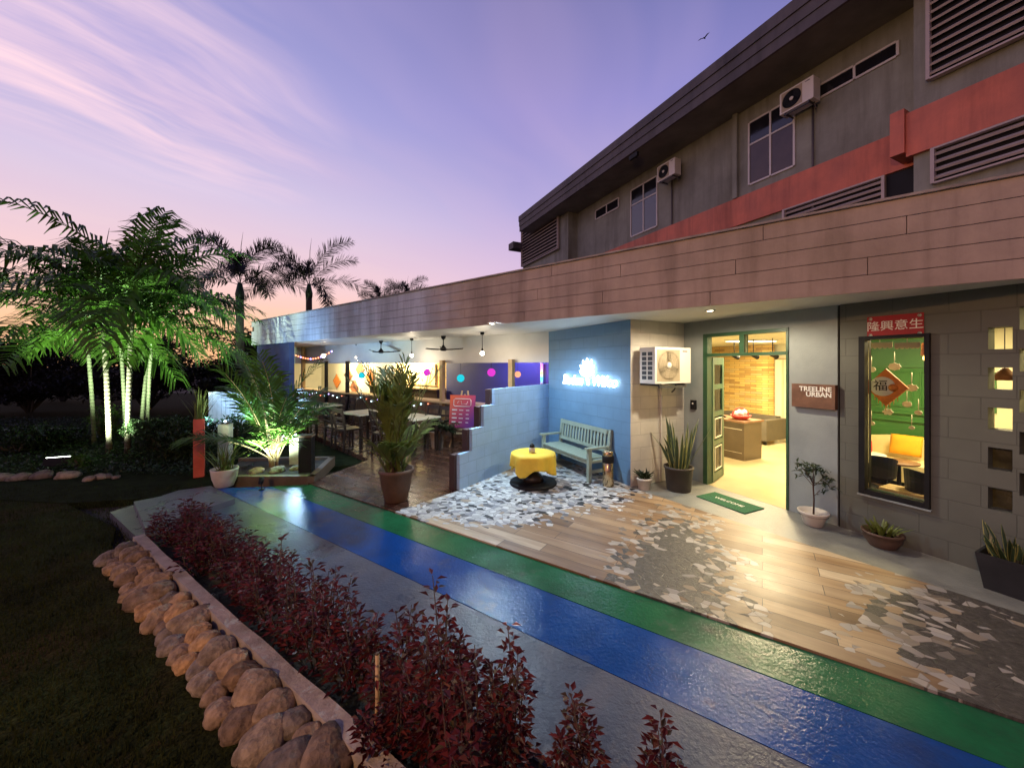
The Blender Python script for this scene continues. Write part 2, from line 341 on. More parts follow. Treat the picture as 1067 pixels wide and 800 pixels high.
M = dict(
  soil=mat('soil', (.030,.022,.016), .95, .4, 9, .9, 40),
  lawn=mat('lawn', (.020,.025,.009), 1, .45, 3, 1, 90, spec=.05, extra=lawn_extra),
  undergrowth=mat('undergrowth', (.014,.019,.008), 1, .5, 6, 1, 40, spec=.05),
  grass=mat('grass_blade', (.028,.036,.011), .9, .4, 3, .1, 60, trans=.2, spec=.08),
  concrete=mat('concrete', (.30,.29,.28), .62, .25, 3, .35, 120),
  apron=mat('apron', (.20,.20,.18), .42, .3, 2.5, .5, 60, spec=.6),
  kerb=mat('kerb_concrete', (.34,.30,.27), .85, .3, 7, .6, 60),
  w_blue=block('sign_wall_blue', (.12,.24,.39)),
  w_lblue=block('pale_blue_block', (.34,.52,.76), bump=.4),
  w_maroon=mat('maroon_edge', (.055,.028,.030), .7),
  w_cream=block('cream_block', (.60,.57,.50)),
  w_grey=mat('grey_plaster', (.235,.265,.265), .6, .14, 2.5, .25, 70),
  w_dark=block('dark_grey_block', (.098,.102,.084), .6),
  w_upper=mat('upper_render', (.27,.285,.245), .85, .2, 1.2, .3, 50, extra=streaks),
  eave=mat('eave_board', (.105,.095,.10), .7, .3, 2, .2, 30, extra=streaks),
  eave_s=mat('eave_soffit', (.19,.185,.165), .85, .3, 1.5, .3, 40),
  red=mat('red_band', (.62,.17,.10), .55, .15, 2, .2, 40, extra=streaks),
  soffit=mat('soffit_white', (.66,.66,.64), .5, .06, 2, .12, 40),
  fascia=mat('fascia_board', (.42,.33,.265), .55, .16, 2.5, .3, 30, extra=pale_boards),
  fascia_gap=mat('fascia_gap', (.07,.05,.05), .9),
  white=mat('white_paint', (.72,.72,.70), .5, .05, 3, .1, 60),
  louvre=mat('louvre_slat', (.46,.40,.38), .55, .1, 4, .1, 40),
  black=mat('black_metal', (.010,.010,.011), .5, .2, 6, .1, 60, spec=.2),
  dgreen=mat('dark_green_paint', (.025,.075,.035), .4, .2, 5, .15, 40),
  winframe=mat('window_frame', (.62,.60,.58), .4, .1, 4, .1, 60),
  pane_dark=mat('dark_glass', (.012,.013,.018), .06, .1, 4, .02, 2, spec=.7),
  pane_refl=mat('reflective_glass', (.03,.03,.06), .05, .1, 4, .02, 2, spec=1),
  navy=mat('navy_wall', (.035,.042,.16), .55, .1, 3, .2, 60),
  navyblk=block('navy_block', (.028,.045,.12), .6),
  creamwall=mat('cream_plaster', (.66,.61,.44), .6, .06, 2, .1, 60),
  rock=mat('rock', (.20,.135,.09), .95, .45, 5, 1, 38, spec=.15),
  rock2=mat('rock_grey', (.15,.13,.115), .95, .45, 6, 1, 42, spec=.15),
  rock3=mat('rock_tan', (.25,.15,.08), .95, .4, 5, 1, 50, spec=.15),
  leaf=mat('palm_leaf', (.065,.145,.020), .45, .35, 3, .1, 30, trans=.25),
  leaf_d=mat('dark_leaf', (.022,.042,.014), .5, .4, 3, .1, 30, trans=.15),
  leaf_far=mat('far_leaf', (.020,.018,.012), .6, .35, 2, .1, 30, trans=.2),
  leaf_y=mat('yellowgreen_leaf', (.13,.16,.030), .45, .35, 4, .1, 30, trans=.25),
  leaf_red=mat('red_leaf', (.070,.008,.011), .45, .6, 5, .1, 30, trans=.2, spec=.3),
  leaf_red2=mat('crimson_leaf', (.115,.016,.014), .45, .5, 5, .1, 30, trans=.2, spec=.3),
  leaf_olive=mat('olive_red_leaf', (.05,.030,.012), .5, .4, 5, .1, 30, trans=.2, spec=.3),
  trunk=mat('palm_trunk', (.115,.135,.075), .8, .25, 5, .8, 20, extra=rings),
  trunk_d=mat('dark_trunk', (.10,.085,.065), .85, .3, 5, .8, 20, extra=rings),
  stem=mat('stem', (.07,.04,.03), .8, .3, 9, .2, 40),
  terracotta=mat('terracotta', (.10,.055,.035), .55, .3, 5, .3, 40),
  potwhite=mat('white_pot', (.58,.52,.44), .5, .12, 8, .15, 50),
  potdark=mat('dark_pot', (.05,.038,.03), .6, .3, 9, .3, 50),
  potblack=mat('black_pot', (.016,.016,.018), .45, .2, 6, .15, 60),
  yellow=mat('yellow_cloth', (.80,.56,.05), .65, .10, 6, .8, 16),
  bench=mat('mint_bench_paint', (.27,.335,.275), .45, .12, 6, .2, 50),
  steel=mat('steel', (.55,.42,.25), .22, .1, 4, .05, 60, metal=1),
  ac=mat('ac_casing', (.70,.67,.60), .4, .05, 4, .05, 60),
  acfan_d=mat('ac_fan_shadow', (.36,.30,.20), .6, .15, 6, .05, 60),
  ac_d=mat('ac_dark', (.035,.035,.04), .5, .2, 10, .1, 60),
  acfan=mat('ac_fan', (.40,.33,.22), .5, .1, 6, .05, 60),
  wood=mat('wood', (.19,.095,.045), .5, .3, 6, .25, 30),
  pine=mat('pale_wood', (.50,.36,.20), .55, .2, 6, .2, 30),
  dwood=mat('dark_wood', (.035,.022,.016), .35, .3, 5, .2, 30),
  woodpost=mat('wood_post', (.42,.30,.15), .55, .2, 5, .2, 30),
  plaque=mat('plaque_wood', (.14,.065,.035), .5, .35, 7, .3, 30),
  matgreen=mat('mat_green', (.018,.11,.045), .95, .25, 30, .8, 300),
  lettering=mat('pale_lettering', (.75,.74,.68), .5, .05, 5, .05, 30),
  banner=mat('red_banner', (.30,.008,.012), .6, .12, 20, .2, 60),
  orange=mat('orange_card', (.70,.22,.04), .6, .25, 14, .1, 60),
  brown=mat('brown_card', (.32,.12,.05), .6, .25, 14, .1, 60),
  sofa=mat('cream_sofa', (.72,.60,.34), .8, .08, 6, .2, 80),
  cushion=mat('orange_cushion', (.80,.36,.02), .8, .1, 6, .2, 80),
  gsofa=mat('grey_sofa', (.10,.085,.06), .8, .15, 6, .3, 60),
  greenwall=mat('green_panelling', (.045,.16,.045), .45, .12, 3, .1, 50),
  dfloor=mat('dining_floor', (.06,.035,.02), .12, .3, 2, .08, 8),
  lfloor=mat('lobby_floor', (.52,.42,.24), .16, .10, 1.5, .06, 8),
  counter=mat('counter_front', (.085,.06,.035), .4, .2, 4, .15, 30),
  redpost=mat('red_planter', (.60,.10,.07), .6, .15, 6, .25, 50),
  postwood=mat('weathered_post', (.36,.34,.24), .8, .25, 8, .4, 40),
  fence=mat('white_board', (.55,.58,.60), .6, .12, 8, .2, 40),
  pane_olive=mat('olive_glass', (.075,.068,.025), .25, .3, 9, .2, 30),
  pane_brown=mat('brown_curtain_glass', (.075,.05,.045), .12, .15, 4, .02, 2),
  edging=mat('timber_edging', (.11,.075,.05), .7, .3, 6, .4, 30),
  redtable=mat('red_cloth', (.55,.06,.05), .7),
)
def rock_extra(t, tc, c, h):
    co = tc.outputs['Object']; oi = t.n('ShaderNodeObjectInfo').outputs['Random']
    v = t.n('ShaderNodeTexNoise', Vector=co, Scale=11.0, Detail=9.0, Roughness=.75).outputs['Fac']
    p = t.n('ShaderNodeTexVoronoi', Vector=co, Scale=38.0).outputs['Distance']
    c = t.mix(1.0, c, t.ramp(v, [(.30,(.50,.47,.44)), (.5,(1,1,1)), (.72,(1.2,1.17,1.1))]), 'MULTIPLY')
    c = t.mix(1.0, c, t.ramp(oi, [(0,(.62,.60,.62)), (.5,(1,1,1)), (1,(1.3,1.18,1.0))]), 'MULTIPLY')
    return c, t.math('ADD', t.math('MULTIPLY', v, 2.2), t.math('MULTIPLY', p, .9))
for k_ in ('rock', 'rock2', 'rock3'):
    m_ = M[k_]; nm, col_ = m_.name, {'rock': (.33,.25,.18), 'rock2': (.27,.235,.20), 'rock3': (.37,.26,.16)}[k_]
    MATS.pop(nm); bpy.data.materials.remove(m_); M[k_] = mat(nm, col_, .95, .45, 6, 1.0, 42, spec=.15, extra=rock_extra)
def leaf_extra(t, tc, c, h): return c, h
# striped sansevieria leaves
def snake_extra(t, tc, c, h):
    s = t.n('ShaderNodeSeparateXYZ', Vector=tc.outputs['UV']); e = t.math('ABSOLUTE', t.math('SUBTRACT', s.outputs[0], .5))
    c = t.mix(t.mapr(e, .34, .40, 0, 1), c, (.30,.30,.09)); return c, h
M['snake'] = mat('snake_leaf', (.035,.065,.03), .4, .4, 12, .1, 40, extra=snake_extra)
def paint_extra(t, tc, c, h):               # thick road paint: trowel marks, worn edges
    n1 = t.n('ShaderNodeTexNoise', Vector=tc.outputs['Object'], Scale=38.0, Detail=4.0, Roughness=.62).outputs['Fac']
    n2 = t.n('ShaderNodeTexNoise', Vector=tc.outputs['Object'], Scale=5.0, Detail=3.0).outputs['Fac']
    wear = t.n('ShaderNodeTexNoise', Vector=tc.outputs['Object'], Scale=2.3, Detail=8.0, Roughness=.7).outputs['Fac']
    c = t.mix(t.mapr(wear, .58, .70, 0, .40), c, (.12,.14,.13))
    dirt = t.n('ShaderNodeTexNoise', Vector=tc.outputs['Object'], Scale=.9, Detail=9.0, Roughness=.72).outputs['Fac']
    c = t.mix(t.mapr(dirt, .52, .70, 0, .55), c, (.028,.030,.030))
    crk = t.n('ShaderNodeTexVoronoi', dict(feature='DISTANCE_TO_EDGE'), Vector=t.vmath('ADD', tc.outputs['Object'], t.vmath('MULTIPLY', t.n('ShaderNodeTexNoise', Vector=tc.outputs['Object'], Scale=4.0, Detail=4.0).outputs['Color'], (.35,.35,0))), Scale=.75).outputs['Distance']
    c = t.mix(t.mapr(crk, .0015, .004, .22, 0), c, (.02,.02,.02))
    return c, t.math('ADD', t.math('MULTIPLY', n1, .8), n2)
M['p_green'] = mat('green_floor_paint', (.014,.120,.048), .14, .22, 2.5, .45, 50, spec=.16, extra=paint_extra)
M['p_blue'] = mat('blue_floor_paint', (.006,.060,.27), .14, .18, 2.5, .45, 50, spec=.16, extra=paint_extra)
M['p_grey'] = mat('grey_floor_paint', (.10,.11,.145), .30, .18, 2.0, .6, 60, spec=.2, extra=paint_extra)
M['rock_wall'] = mat('stone_cladding', (.50,.33,.10), .7, .25, 8, .8, 40,
    extra=brick_extra(.30, .062, .008, (.16,.10,.04), 1.0, [(0,(.30,.17,.06)), (.35,(.62,.40,.12)), (.7,(.75,.52,.17)), (1,(.50,.38,.20))]))
M['deck'] = mat('deck_board', (.085,.040,.026), .26, .35, 4, .5, 40, spec=.42,
    extra=brick_extra(2.4, .145, .022, (.004,.003,.003), 2.2, [(0,(.045,.020,.013)), (.5,(.085,.038,.024)), (1,(.13,.060,.038))], .37))
M['boards'] = mat('counter_boards', (.20,.13,.08), .5, .3, 4, .4, 30, extra=brick_extra(.14, 3, .012, (.02,.014,.01), 1.2))
def flora_extra(t, tc, c, h):               # papered panel with scattered blossoms
    v = t.n('ShaderNodeTexVoronoi', Vector=tc.outputs['UV'], Scale=7.5, Randomness=1.0)
    spot = t.mapr(v.outputs['Distance'], .22, .34, 1, 0)
    cc = t.ramp(t.n('ShaderNodeSeparateColor', Color=v.outputs['Color']).outputs[0], [(0,(.16,.10,.03)), (.3,(.45,.25,.05)), (.6,(.50,.44,.14)), (1,(.62,.52,.24))], 'CONSTANT')
    return t.mix(spot, c, cc), h
M['flora'] = mat('floral_panel', (.72,.60,.30), .6, .06, 3, .1, 40, extra=flora_extra)

def tile_extra(t, tc, c, h):
    co = tc.outputs['Object']
    p = t.vmath('DOT_PRODUCT', co, (P.x, P.y, 0)); n = t.vmath('DOT_PRODUCT', co, (PN.x, PN.y, 0))
    pn = t.n('ShaderNodeCombineXYZ', X=p, Y=n, Z=0.0).outputs[0]
    b = t.n('ShaderNodeTexBrick', dict(offset=.37), Vector=pn, Color1=(0,0,0,1), Color2=(1,1,1,1), Mortar=(.5,.5,.5,1), Scale=1.0,
            Mortar_Size=.0028, Mortar_Smooth=.1, Brick_Width=1.15, Row_Height=.165)
    grain = t.n('ShaderNodeTexNoise', Vector=t.vmath('MULTIPLY', pn, (3, 34, 1)), Scale=1.0, Detail=5.0, Roughness=.6).outputs['Fac']
    big = t.n('ShaderNodeTexNoise', Vector=t.vmath('MULTIPLY', pn, (1.1, 6.5, 1)), Scale=1.0, Detail=2.0).outputs['Fac']
    pc = t.ramp(b.outputs['Color'], [(0,(.17,.095,.045)), (.22,(.38,.25,.13)), (.45,(.54,.41,.26)), (.65,(.24,.145,.075)), (.82,(.44,.31,.18)), (1,(.60,.50,.36))])
    pc = t.mix(1.0, pc, t.ramp(grain, [(.25,(.72,.68,.64)), (.75,(1.05,1.03,1))]), 'MULTIPLY')
    pc = t.mix(1.0, pc, t.ramp(big, [(.3,(.66,.58,.52)), (.6,(1,1,1))]), 'MULTIPLY')
    pc = t.mix(b.outputs['Fac'], pc, (.05,.035,.025))
    # broken-tile mosaic: whole shards belong to a patch or not, so the patch edges are jagged
    wq = t.vmath('ADD', pn, t.vmath('MULTIPLY', t.n('ShaderNodeTexNoise', Vector=pn, Scale=3.0, Detail=1.0).outputs['Color'], (.10,.10,0)))
    def vor(sc, st=(1,1.3,1)):
        q = t.vmath('MULTIPLY', wq, st)
        v = t.n('ShaderNodeTexVoronoi', Vector=q, Scale=sc, Randomness=1.0)
        e = t.n('ShaderNodeTexVoronoi', dict(feature='DISTANCE_TO_EDGE'), Vector=q, Scale=sc, Randomness=1.0)
        pos = t.vmath('DIVIDE', v.outputs['Position'], st)
        return v.outputs['Color'], e.outputs['Distance'], t.n('ShaderNodeSeparateXYZ', Vector=pos)
    vc, ve, vp = vor(12.5)
    r1 = t.n('ShaderNodeSeparateColor', Color=vc)
    mosaic = t.ramp(r1.outputs[0], [(0,(.015,.015,.018)), (.12,(.13,.13,.14)), (.20,(.30,.30,.32)), (.36,(.46,.46,.46)), (.56,(.50,.49,.47)), (.74,(.62,.62,.61)), (.93,(.36,.28,.20))], 'CONSTANT')
    mosaic = t.mix(t.mapr(ve, .012, .035, 1, 0), mosaic, (.15,.145,.14))
    lowf = t.n('ShaderNodeTexNoise', Vector=pn, Scale=1.7, Detail=2.0).outputs['Fac']
    def patch(cp, cn, rp, rn, slope, lo=.9, hi=1.1, jit=.35):
        dn = t.math('SUBTRACT', vp.outputs[1], cn)
        dp = t.math('SUBTRACT', t.math('SUBTRACT', vp.outputs[0], cp), t.math('MULTIPLY', dn, slope))
        a, b_ = t.math('DIVIDE', dp, rp), t.math('DIVIDE', dn, rn)
        rr = t.math('SQRT', t.math('ADD', t.math('MULTIPLY', a, a), t.math('MULTIPLY', b_, b_)))
        rr = t.math('ADD', rr, t.math('MULTIPLY', t.math('SUBTRACT', r1.outputs[1], .5), jit))
        rr = t.math('ADD', rr, t.math('MULTIPLY', t.math('SUBTRACT', lowf, .5), 1.1))
        return rr
    g = lambda v, k: t.math('LESS_THAN', v, k)
    pa = patch(2.75, 5.1, 1.05, 1.95, -.35)
    pb = patch(.74, 3.70, .50, 1.45, .08, jit=.95)
    pcx = patch(-1.60, 3.75, .98, 1.30, -.10, jit=.55)
    m = t.math('MAXIMUM', g(pa, 1.0), t.math('MAXIMUM', g(pb, 1.0), g(pcx, 1.0)))
    core = t.math('MAXIMUM', g(pb, .72), g(pcx, .74))
    slate_n = t.n('ShaderNodeTexNoise', Vector=pn, Scale=22.0, Detail=7.0, Roughness=.7).outputs['Fac']
    slate = t.ramp(slate_n, [(.3,(.035,.030,.026)), (.55,(.085,.075,.064)), (.75,(.17,.155,.14))])
    slate = t.mix(t.mapr(ve, .006, .02, .5, 0), slate, (.05,.045,.04))
    muted = t.mix(.62, mosaic, t.mix(r1.outputs[2], (.36,.28,.19), (.20,.165,.125)))
    c = t.mix(m, pc, t.mix(g(pa, 1.0), muted, mosaic)); c = t.mix(core, c, slate)
    hh = t.math('MULTIPLY', t.math('SUBTRACT', 1.0, b.outputs['Fac']), t.math('SUBTRACT', 1.0, m))
    hm = t.math('MULTIPLY', t.mapr(ve, .0, .04, 0, 1), m)
    hs = t.math('MULTIPLY', slate_n, t.math('MULTIPLY', core, 2.0))
    return c, t.math('ADD', t.math('ADD', hh, hm), t.math('ADD', hs, t.math('MULTIPLY', grain, .25)))
M['tile'] = mat('forecourt_tile', (.4,.3,.2), .45, .1, 2, .38, 50, extra=tile_extra)
M['glass'] = glass('clear_glass', (.95,.96,.93), .12)
for k, (c_, s_) in dict(neon=((.80,.93,1), 13), bulb=((1,.86,.62), 30), downlight=((1,.85,.58), 24), panel=((1,.92,.72), 7), cyan=((.02,.62,.75), 1.1),
        magenta=((.75,.05,.62), 1.1), amber=((1,.42,.22), 1.3), sconce=((1,.55,.14), 9), flood=((.92,1,.86), 16), led=((.5,.9,1), 7), ledr=((1,.25,.12), 5),
        ledp=((.5,.35,1), 6), postlamp=((.75,.9,1), 8), street=((1,.62,.28), 12)).items():
    M['e_'+k] = emit('light_'+k, c_, s_)
def lamp(name, kind, loc, power, col, size=.1, target=None, spot=None, blend=.4, parent=None):
    l = bpy.data.lights.new(name, kind); l.energy = power; l.color = col
    if kind == 'AREA': l.size = size
    else: l.shadow_soft_size = size
    if kind == 'SPOT': l.spot_size = R(spot); l.spot_blend = blend
    o = bpy.data.objects.new(name, l); COL.objects.link(o); o.location = loc
    if target is not None: o.rotation_euler = (Vector(target)-Vector(loc)).to_track_quat('-Z', 'Y').to_euler()
    if parent:
        off = Vector((0,0,0)); q = parent
        while q: off += q.location; q = q.parent
        o.parent = parent; o.location = Vector(loc)-off
    return o
# ------------------------------------------------------------------ key lines of the place (metres)
Q0 = Vector((1.834, 5.79))
S_ = Fr(Q0, A, AP)                      # blue sign wall, from its right corner away
K_ = Fr(Q0, AP, A)                      # cream side wall carrying the air conditioner
D0 = Q0 + AP*1.18
D_ = Fr(D0, -A, AP)                     # door and window wall, towards the right
CNR = Q0 + A*2.42
L0 = Vector((-.784, 5.61))
ST = Fr(L0, CNR-L0, Vector((-(CNR-L0).y, (CNR-L0).x))); STL = (CNR-L0).length
U_ = Fr(CNR, B, BP)                     # bar bulkhead, running away to the left
F_ = Fr((.427, 5.65), -B, BP)           # canopy fascia line, towards the right
UP = Fr(D0 + AP*2.75, -A, AP)           # upper storey wall
ZC = 2.60                               # soffit height

# ------------------------------------------------------------------ ground
g = MB(); g.face([(-300,-60,-.16), (300,-60,-.16), (300,400,-.16), (-300,400,-.16)]); struct('ground', g, M['soil'])
def poly(name, pts, z0, z1, m): b = MB(); b.prism([tuple(p) for p in pts], z0, z1); return struct(name, b, m)
poly('lawn', [W(-6,.90), W(5.75,.92), W(6.5,1.1), W(8.2,.9), (-14,6.2), (-30,6), (-30,-12), (5,-12)], -.15, -.07, M['lawn'])
poly('garden_ground', [W(8.2,.9), W(7.4,1.7), W(7.3,3.4), W(6.5,4.6), (-9.4,14), (-14,26), (-40,26), (-40,6.1), (-14,6.2)], -.15, -.06, M['undergrowth'])
poly('bed_soil', [W(-6,1.13), W(5.6,1.13), W(5.6,1.6), W(-6,1.6)], -.15, -.05, M['soil'])
poly('grey_path', [W(-6,1.6), W(5.6,1.6), W(5.75,1.13), W(7.0,1.13), W(7.35,1.9), W(7.2,2.256), W(-6,2.256)], -.15, 0, M['p_grey'])
poly('blue_path', [W(-6,2.256), W(7.0,2.256), W(6.35,2.764), W(-6,2.764)], -.15, .003, M['p_blue'])
poly('green_path', [W(-6,2.764), W(6.35,2.764), W(5.95,3.146), W(-6,3.146)], -.15, .006, M['p_green'])
TA, TB = gp(415,533), gp(653,509)
T1 = gp(1067,643); T2 = T1 + (T1-gp(653,508)).normalized()*3
e1 = W(T2.dot(P), 3.15)
poly('tiled_forecourt', [W(TA.dot(P),3.15), ST.at(0,0,0).xy, ST.at(STL,0,0).xy, S_.at(0,0,0).xy, gp(653,508), T1, T2, e1], -.15, .022, M['tile'])
poly('concrete_apron', [S_.at(0,.0,0).xy, K_.at(1.18,0,0).xy, D_.at(8,0,0).xy, D_.at(8,-2.2,0).xy, T2, T1, gp(653,508)], -.15, .012, M['apron'])
BK = U_.at(0,2.2,0).xy
dk = MB()
dpts = [W(TA.dot(P),3.15), W(6.02,3.15), W(6.5,4.6), U_.at(13.4,-.9,0).xy, U_.at(15.2,.1,0).xy, U_.at(15.2,2.2,0).xy, BK, ST.at(STL,.02,0).xy, ST.at(0,.02,0).xy]
a = sum(dpts[i].x*dpts[(i+1)%len(dpts)].y-dpts[(i+1)%len(dpts)].x*dpts[i].y for i in range(len(dpts)))
if a < 0: dpts = dpts[::-1]
dk.face([(p.x,p.y,.02) for p in dpts], [(p.dot(P), p.dot(PN)) for p in dpts])
for i in range(len(dpts)):
    p, q = dpts[i], dpts[(i+1)%len(dpts)]
    dk.face([(p.x,p.y,-.15), (q.x,q.y,-.15), (q.x,q.y,.02), (p.x,p.y,.02)], [(0,.01),(.01,.01),(.01,.02),(0,.02)])
struct('wooden_deck', dk, M['deck'])

# ------------------------------------------------------------------ the hotel building
bd = thing('hotel_building', 'long grey hotel block with plank clad canopy, red band and lit green doorway', 'building', (3.0,6.3,0))
def part(b, name, m, parent=None, bevel=0): return b.build(name, m, parent or bd, world=True, bevel=bevel)
# ground floor walls
# stepped blue wall between forecourt and deck
su = [0] + [ST.u_px(px) for px in (492, 504, 515.5)] + [STL+.12]
sz = [H + (HY-473.5)*ST.at(0,0,0).y/FPX, 0, 0, H + (HY-400)*ST.at(STL,0,0).y/FPX]
sz[1] = H + (HY-447)*ST.at(su[1],0,0).y/FPX; sz[2] = H + (HY-423)*ST.at(su[2],0,0).y/FPX
stw = thing('stepped_wall', 'pale blue block wall rising in steps between the forecourt and the deck', 'wall', (*ST.at(1,.05,0).xy,0))
def steps(v0, v1, du, dz):
    b = MB()
    o = []
    for i in range(4): o += [(su[i]+du, sz[i]+dz), (su[i+1]+(du if i < 3 else 0), sz[i]+dz)]
    o = [(o[0][0], .0)] + o + [(o[-1][0], .0)]
    c = [(max(0,u),z) for u, z in o] if False else o
    # front and back as vertical strips
    for i in range(4):
        a, e, z = su[i]+du, su[i+1]+(du if i < 3 else 0), sz[i]+dz
        b.quad(ST, [(a,v0,0),(e,v0,0),(e,v0,z),(a,v0,z)]); b.quad(ST, [(e,v1,0),(a,v1,0),(a,v1,z),(e,v1,z)]); b.quad(ST, [(a,v0,z),(e,v0,z),(e,v1,z),(a,v1,z)])
        zb = 0 if i == 0 else sz[i-1]+dz
        b.quad(ST, [(a,v1,zb),(a,v0,zb),(a,v0,z),(a,v1,z)])
    return b
steps(0, .06, 0, 0).build('blue_face', M['w_lblue'], stw, world=True)
steps(.062, .17, -.045, -.012).build('maroon_backing', M['w_maroon'], stw, world=True)
part(MB().wall(S_, .004, 2.42, 0, ZC, .16), 'sign_wall', M['w_blue'])
part(MB().wall(K_.shift(.002,0), 0, 1.178, 0, ZC, .15), 'side_wall', M['w_cream'])
dl, dr = D_.u_px(733), D_.u_px(822)
wl, wr = D_.u_px(896), D_.u_px(970)
DT, WB, WT = 2.385, .47, 2.215
holes = [(dl, dr, -.1, DT)]
seam = D_.u_px(874)
part(MB().wall(D_, 0, seam-.012, 0, ZC, .18, holes), 'door_wall', M['w_grey'])
hx = []
for cx, zs in ((1042, (2.137,1.777,1.417,1.06,.70)), (1076, (2.30,1.94,1.585,1.225,.87))):
    u = D_.u_px(cx)
    for z in zs: hx.append((u-.068, u+.068, z-.098, z+.098))
u = D_.u_px(1042)+.62
for z in (2.137,1.777,1.417,1.06,.70): hx.append((u-.068, u+.068, z-.098, z+.098))
part(MB().wall(D_, seam+.012, 7.5, 0, ZC, .18, [(wl, wr, WB, WT)] + hx), 'window_wall', M['w_dark'])
part(MB().box(D_, seam-.012, seam+.012, .03, .15, 0, ZC), 'joint', M['black'])
# breeze openings: a small pane in each
for i, h in enumerate(hx):
    low = h[2] < 1.25
    f = part(MB().box(D_, h[0], h[1], .13, .15, h[2], h[3]) if low else MB().box(D_, h[0], h[1], .13, .138, h[2], h[3]), 'glass_block', M['pane_olive'] if low else M['glass'])
# canopy
cn = MB()
FLs, FRs = -12.0, 7.0
rear = [D_.at(7.5,.9,0).xy, D_.at(1.5,5.6,0).xy, D_.at(-4.8,5.6,0).xy, U_.at(15.2,2.6,0).xy, U_.at(13.6,-.4,0).xy]
cpts = [F_.at(FLs,.06,0).xy, F_.at(FRs,.06,0).xy] + rear
canopy = part(MB().prism([tuple(p) for p in cpts], ZC, ZC+.05), 'canopy', M['soffit'])
part(MB().prism([tuple(p) for p in cpts], 3.34, 3.385), 'canopy_roof', M['eave'], canopy)
fz = MB(); gpz = MB()
gpz.box(F_, FLs, FRs, .026, .058, ZC, 3.37)
rows = 5; rh = .154
for i in range(rows):
    z0 = ZC - .03 + i*rh*1.04
    u = FLs - (0 if i % 2 else 1.3) + .25*(i//2)
    while u < FRs:
        a, b = max(u, FLs), min(u+2.6, FRs)
        if b-a > .05: fz.box(F_, a+.003, b-.003, 0, .024, z0, z0+rh)
        u += 2.6
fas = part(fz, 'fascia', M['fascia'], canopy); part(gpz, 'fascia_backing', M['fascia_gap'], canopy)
part(MB().box(F_, FLs-.02, FRs, -.03, .12, ZC-.03+rows*rh*1.04, ZC+rows*rh*1.04-.008), 'coping', M['kerb'], canopy)
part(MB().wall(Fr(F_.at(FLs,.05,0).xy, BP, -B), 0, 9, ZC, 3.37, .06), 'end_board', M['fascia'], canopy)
# soffit downlights; the cool one near the sign is added
for (px, py) in ((740,323), (1150,255), (512,336)):
    Y = (ZC-H)*FPX/(HY-py); x = (px-CX)/FPX*Y
    r = part(MB().lathe([(.035,-.012), (.062,-.014), (.066,-.004), (.062,0)], 20, (x,Y,ZC)), 'downlight', M['white'])
    part(MB().lathe([(.001,-.0135), (.034,-.0135)], 20, (x,Y,ZC)), 'bulb', M['e_downlight'], r)
# bulkhead over the bar, posts, end wall of the pavilion
part(MB().wall(U_.shift(.0,0), 0, 14.9, 1.95, ZC, .14), 'bulkhead', M['soffit'])
part(MB().wall(Fr(F_.at(FLs+.15,.12,0).xy, -B, BP), 0, 2.6, 0, ZC, .16), 'end_wall', M['navyblk'])
# bar room behind
back = U_.shift(0, 2.2)
un = back.u_px(465)
part(MB().wall(back, -.2, un, 0, ZC, .1), 'navy_bar_wall', M['navy'])
ub0, ub1 = back.u_px(455), back.u_px(413)
part(MB().wall(back, un, ub0, 0, ZC, .1), 'brick_strip', M['rock_wall'])
part(MB().wall(back, ub0, 15, 0, ZC, .1), 'cream_bar_wall', M['creamwall'])
fl = MB(); fl.wall(back.shift(0,-.06), ub0+.02, ub1, 1.16, 1.93, .05); part(fl, 'floral_panel', M['flora'])
part(MB().box(U_, 0, 14.9, .15, 2.2, ZC-.06, ZC-.004), 'bar_ceiling', M['creamwall'])
part(MB().wall(Fr(U_.at(14.9,.1,0).xy, BP, -B), 0, 2.2, 0, ZC, .1), 'bar_side_wall', M['creamwall'])
# posts on the bulkhead line
for px, m, w in ((362,'black',.05), (461,'woodpost',.055), (533,'woodpost',.055), (340,'black',.045), (316,'woodpost',.06)):
    v = -.09; u = U_.u_px(px, v)
    part(MB().box(U_, u-w, u+w, v-w, v+w, .02, 2.02 if px != 316 else ZC), 'post', M[m], bevel=.004)
# door frame, leaf
fr = MB(); fw = .055
for a, b, c, d in ((dl, dl+fw+.02, 0, DT), (dr-fw*.55, dr, 0, DT), (dl, dr, DT-.05, DT), (dl, dr, 2.03, 2.075)):
    fr.box(D_, a+.001, b-.001, -.012, .10, c+(.012 if c == 0 else 0), d-.001)
um = D_.u_px(773); fr.box(D_, um-.035, um+.035, -.008, .09, 2.0751, DT-.051)
dfm = part(fr, 'door_frame', M['dgreen'], bevel=.004)
part(MB().box(D_, dl+.07, um-.036, .04, .046, 2.076, DT-.052), 'transom_pane', M['glass'], dfm)
part(MB().box(D_, um+.036, dr-.03, .04, .046, 2.076, DT-.052), 'transom_pane', M['glass'], dfm)
hp = D_.at(dl+.085, .11, 0); dd = Vector((.70,.72)).normalized(); DL = Fr(hp.xy, dd, Vector((-dd.y, dd.x))); LW = .60
lf = MB(); st = .085
for z0, z1 in ((.03,.16), (.60,.68), (1.06,1.14), (1.50,1.58), (1.90,2.02)): lf.box(DL, st, LW-st, .001, .039, z0, z1)
lf.box(DL, 0, st, 0, .04, .03, 2.02); lf.box(DL, LW-st, LW, 0, .04, .03, 2.02)
dr_o = part(lf, 'door', M['dgreen'], bevel=.003)
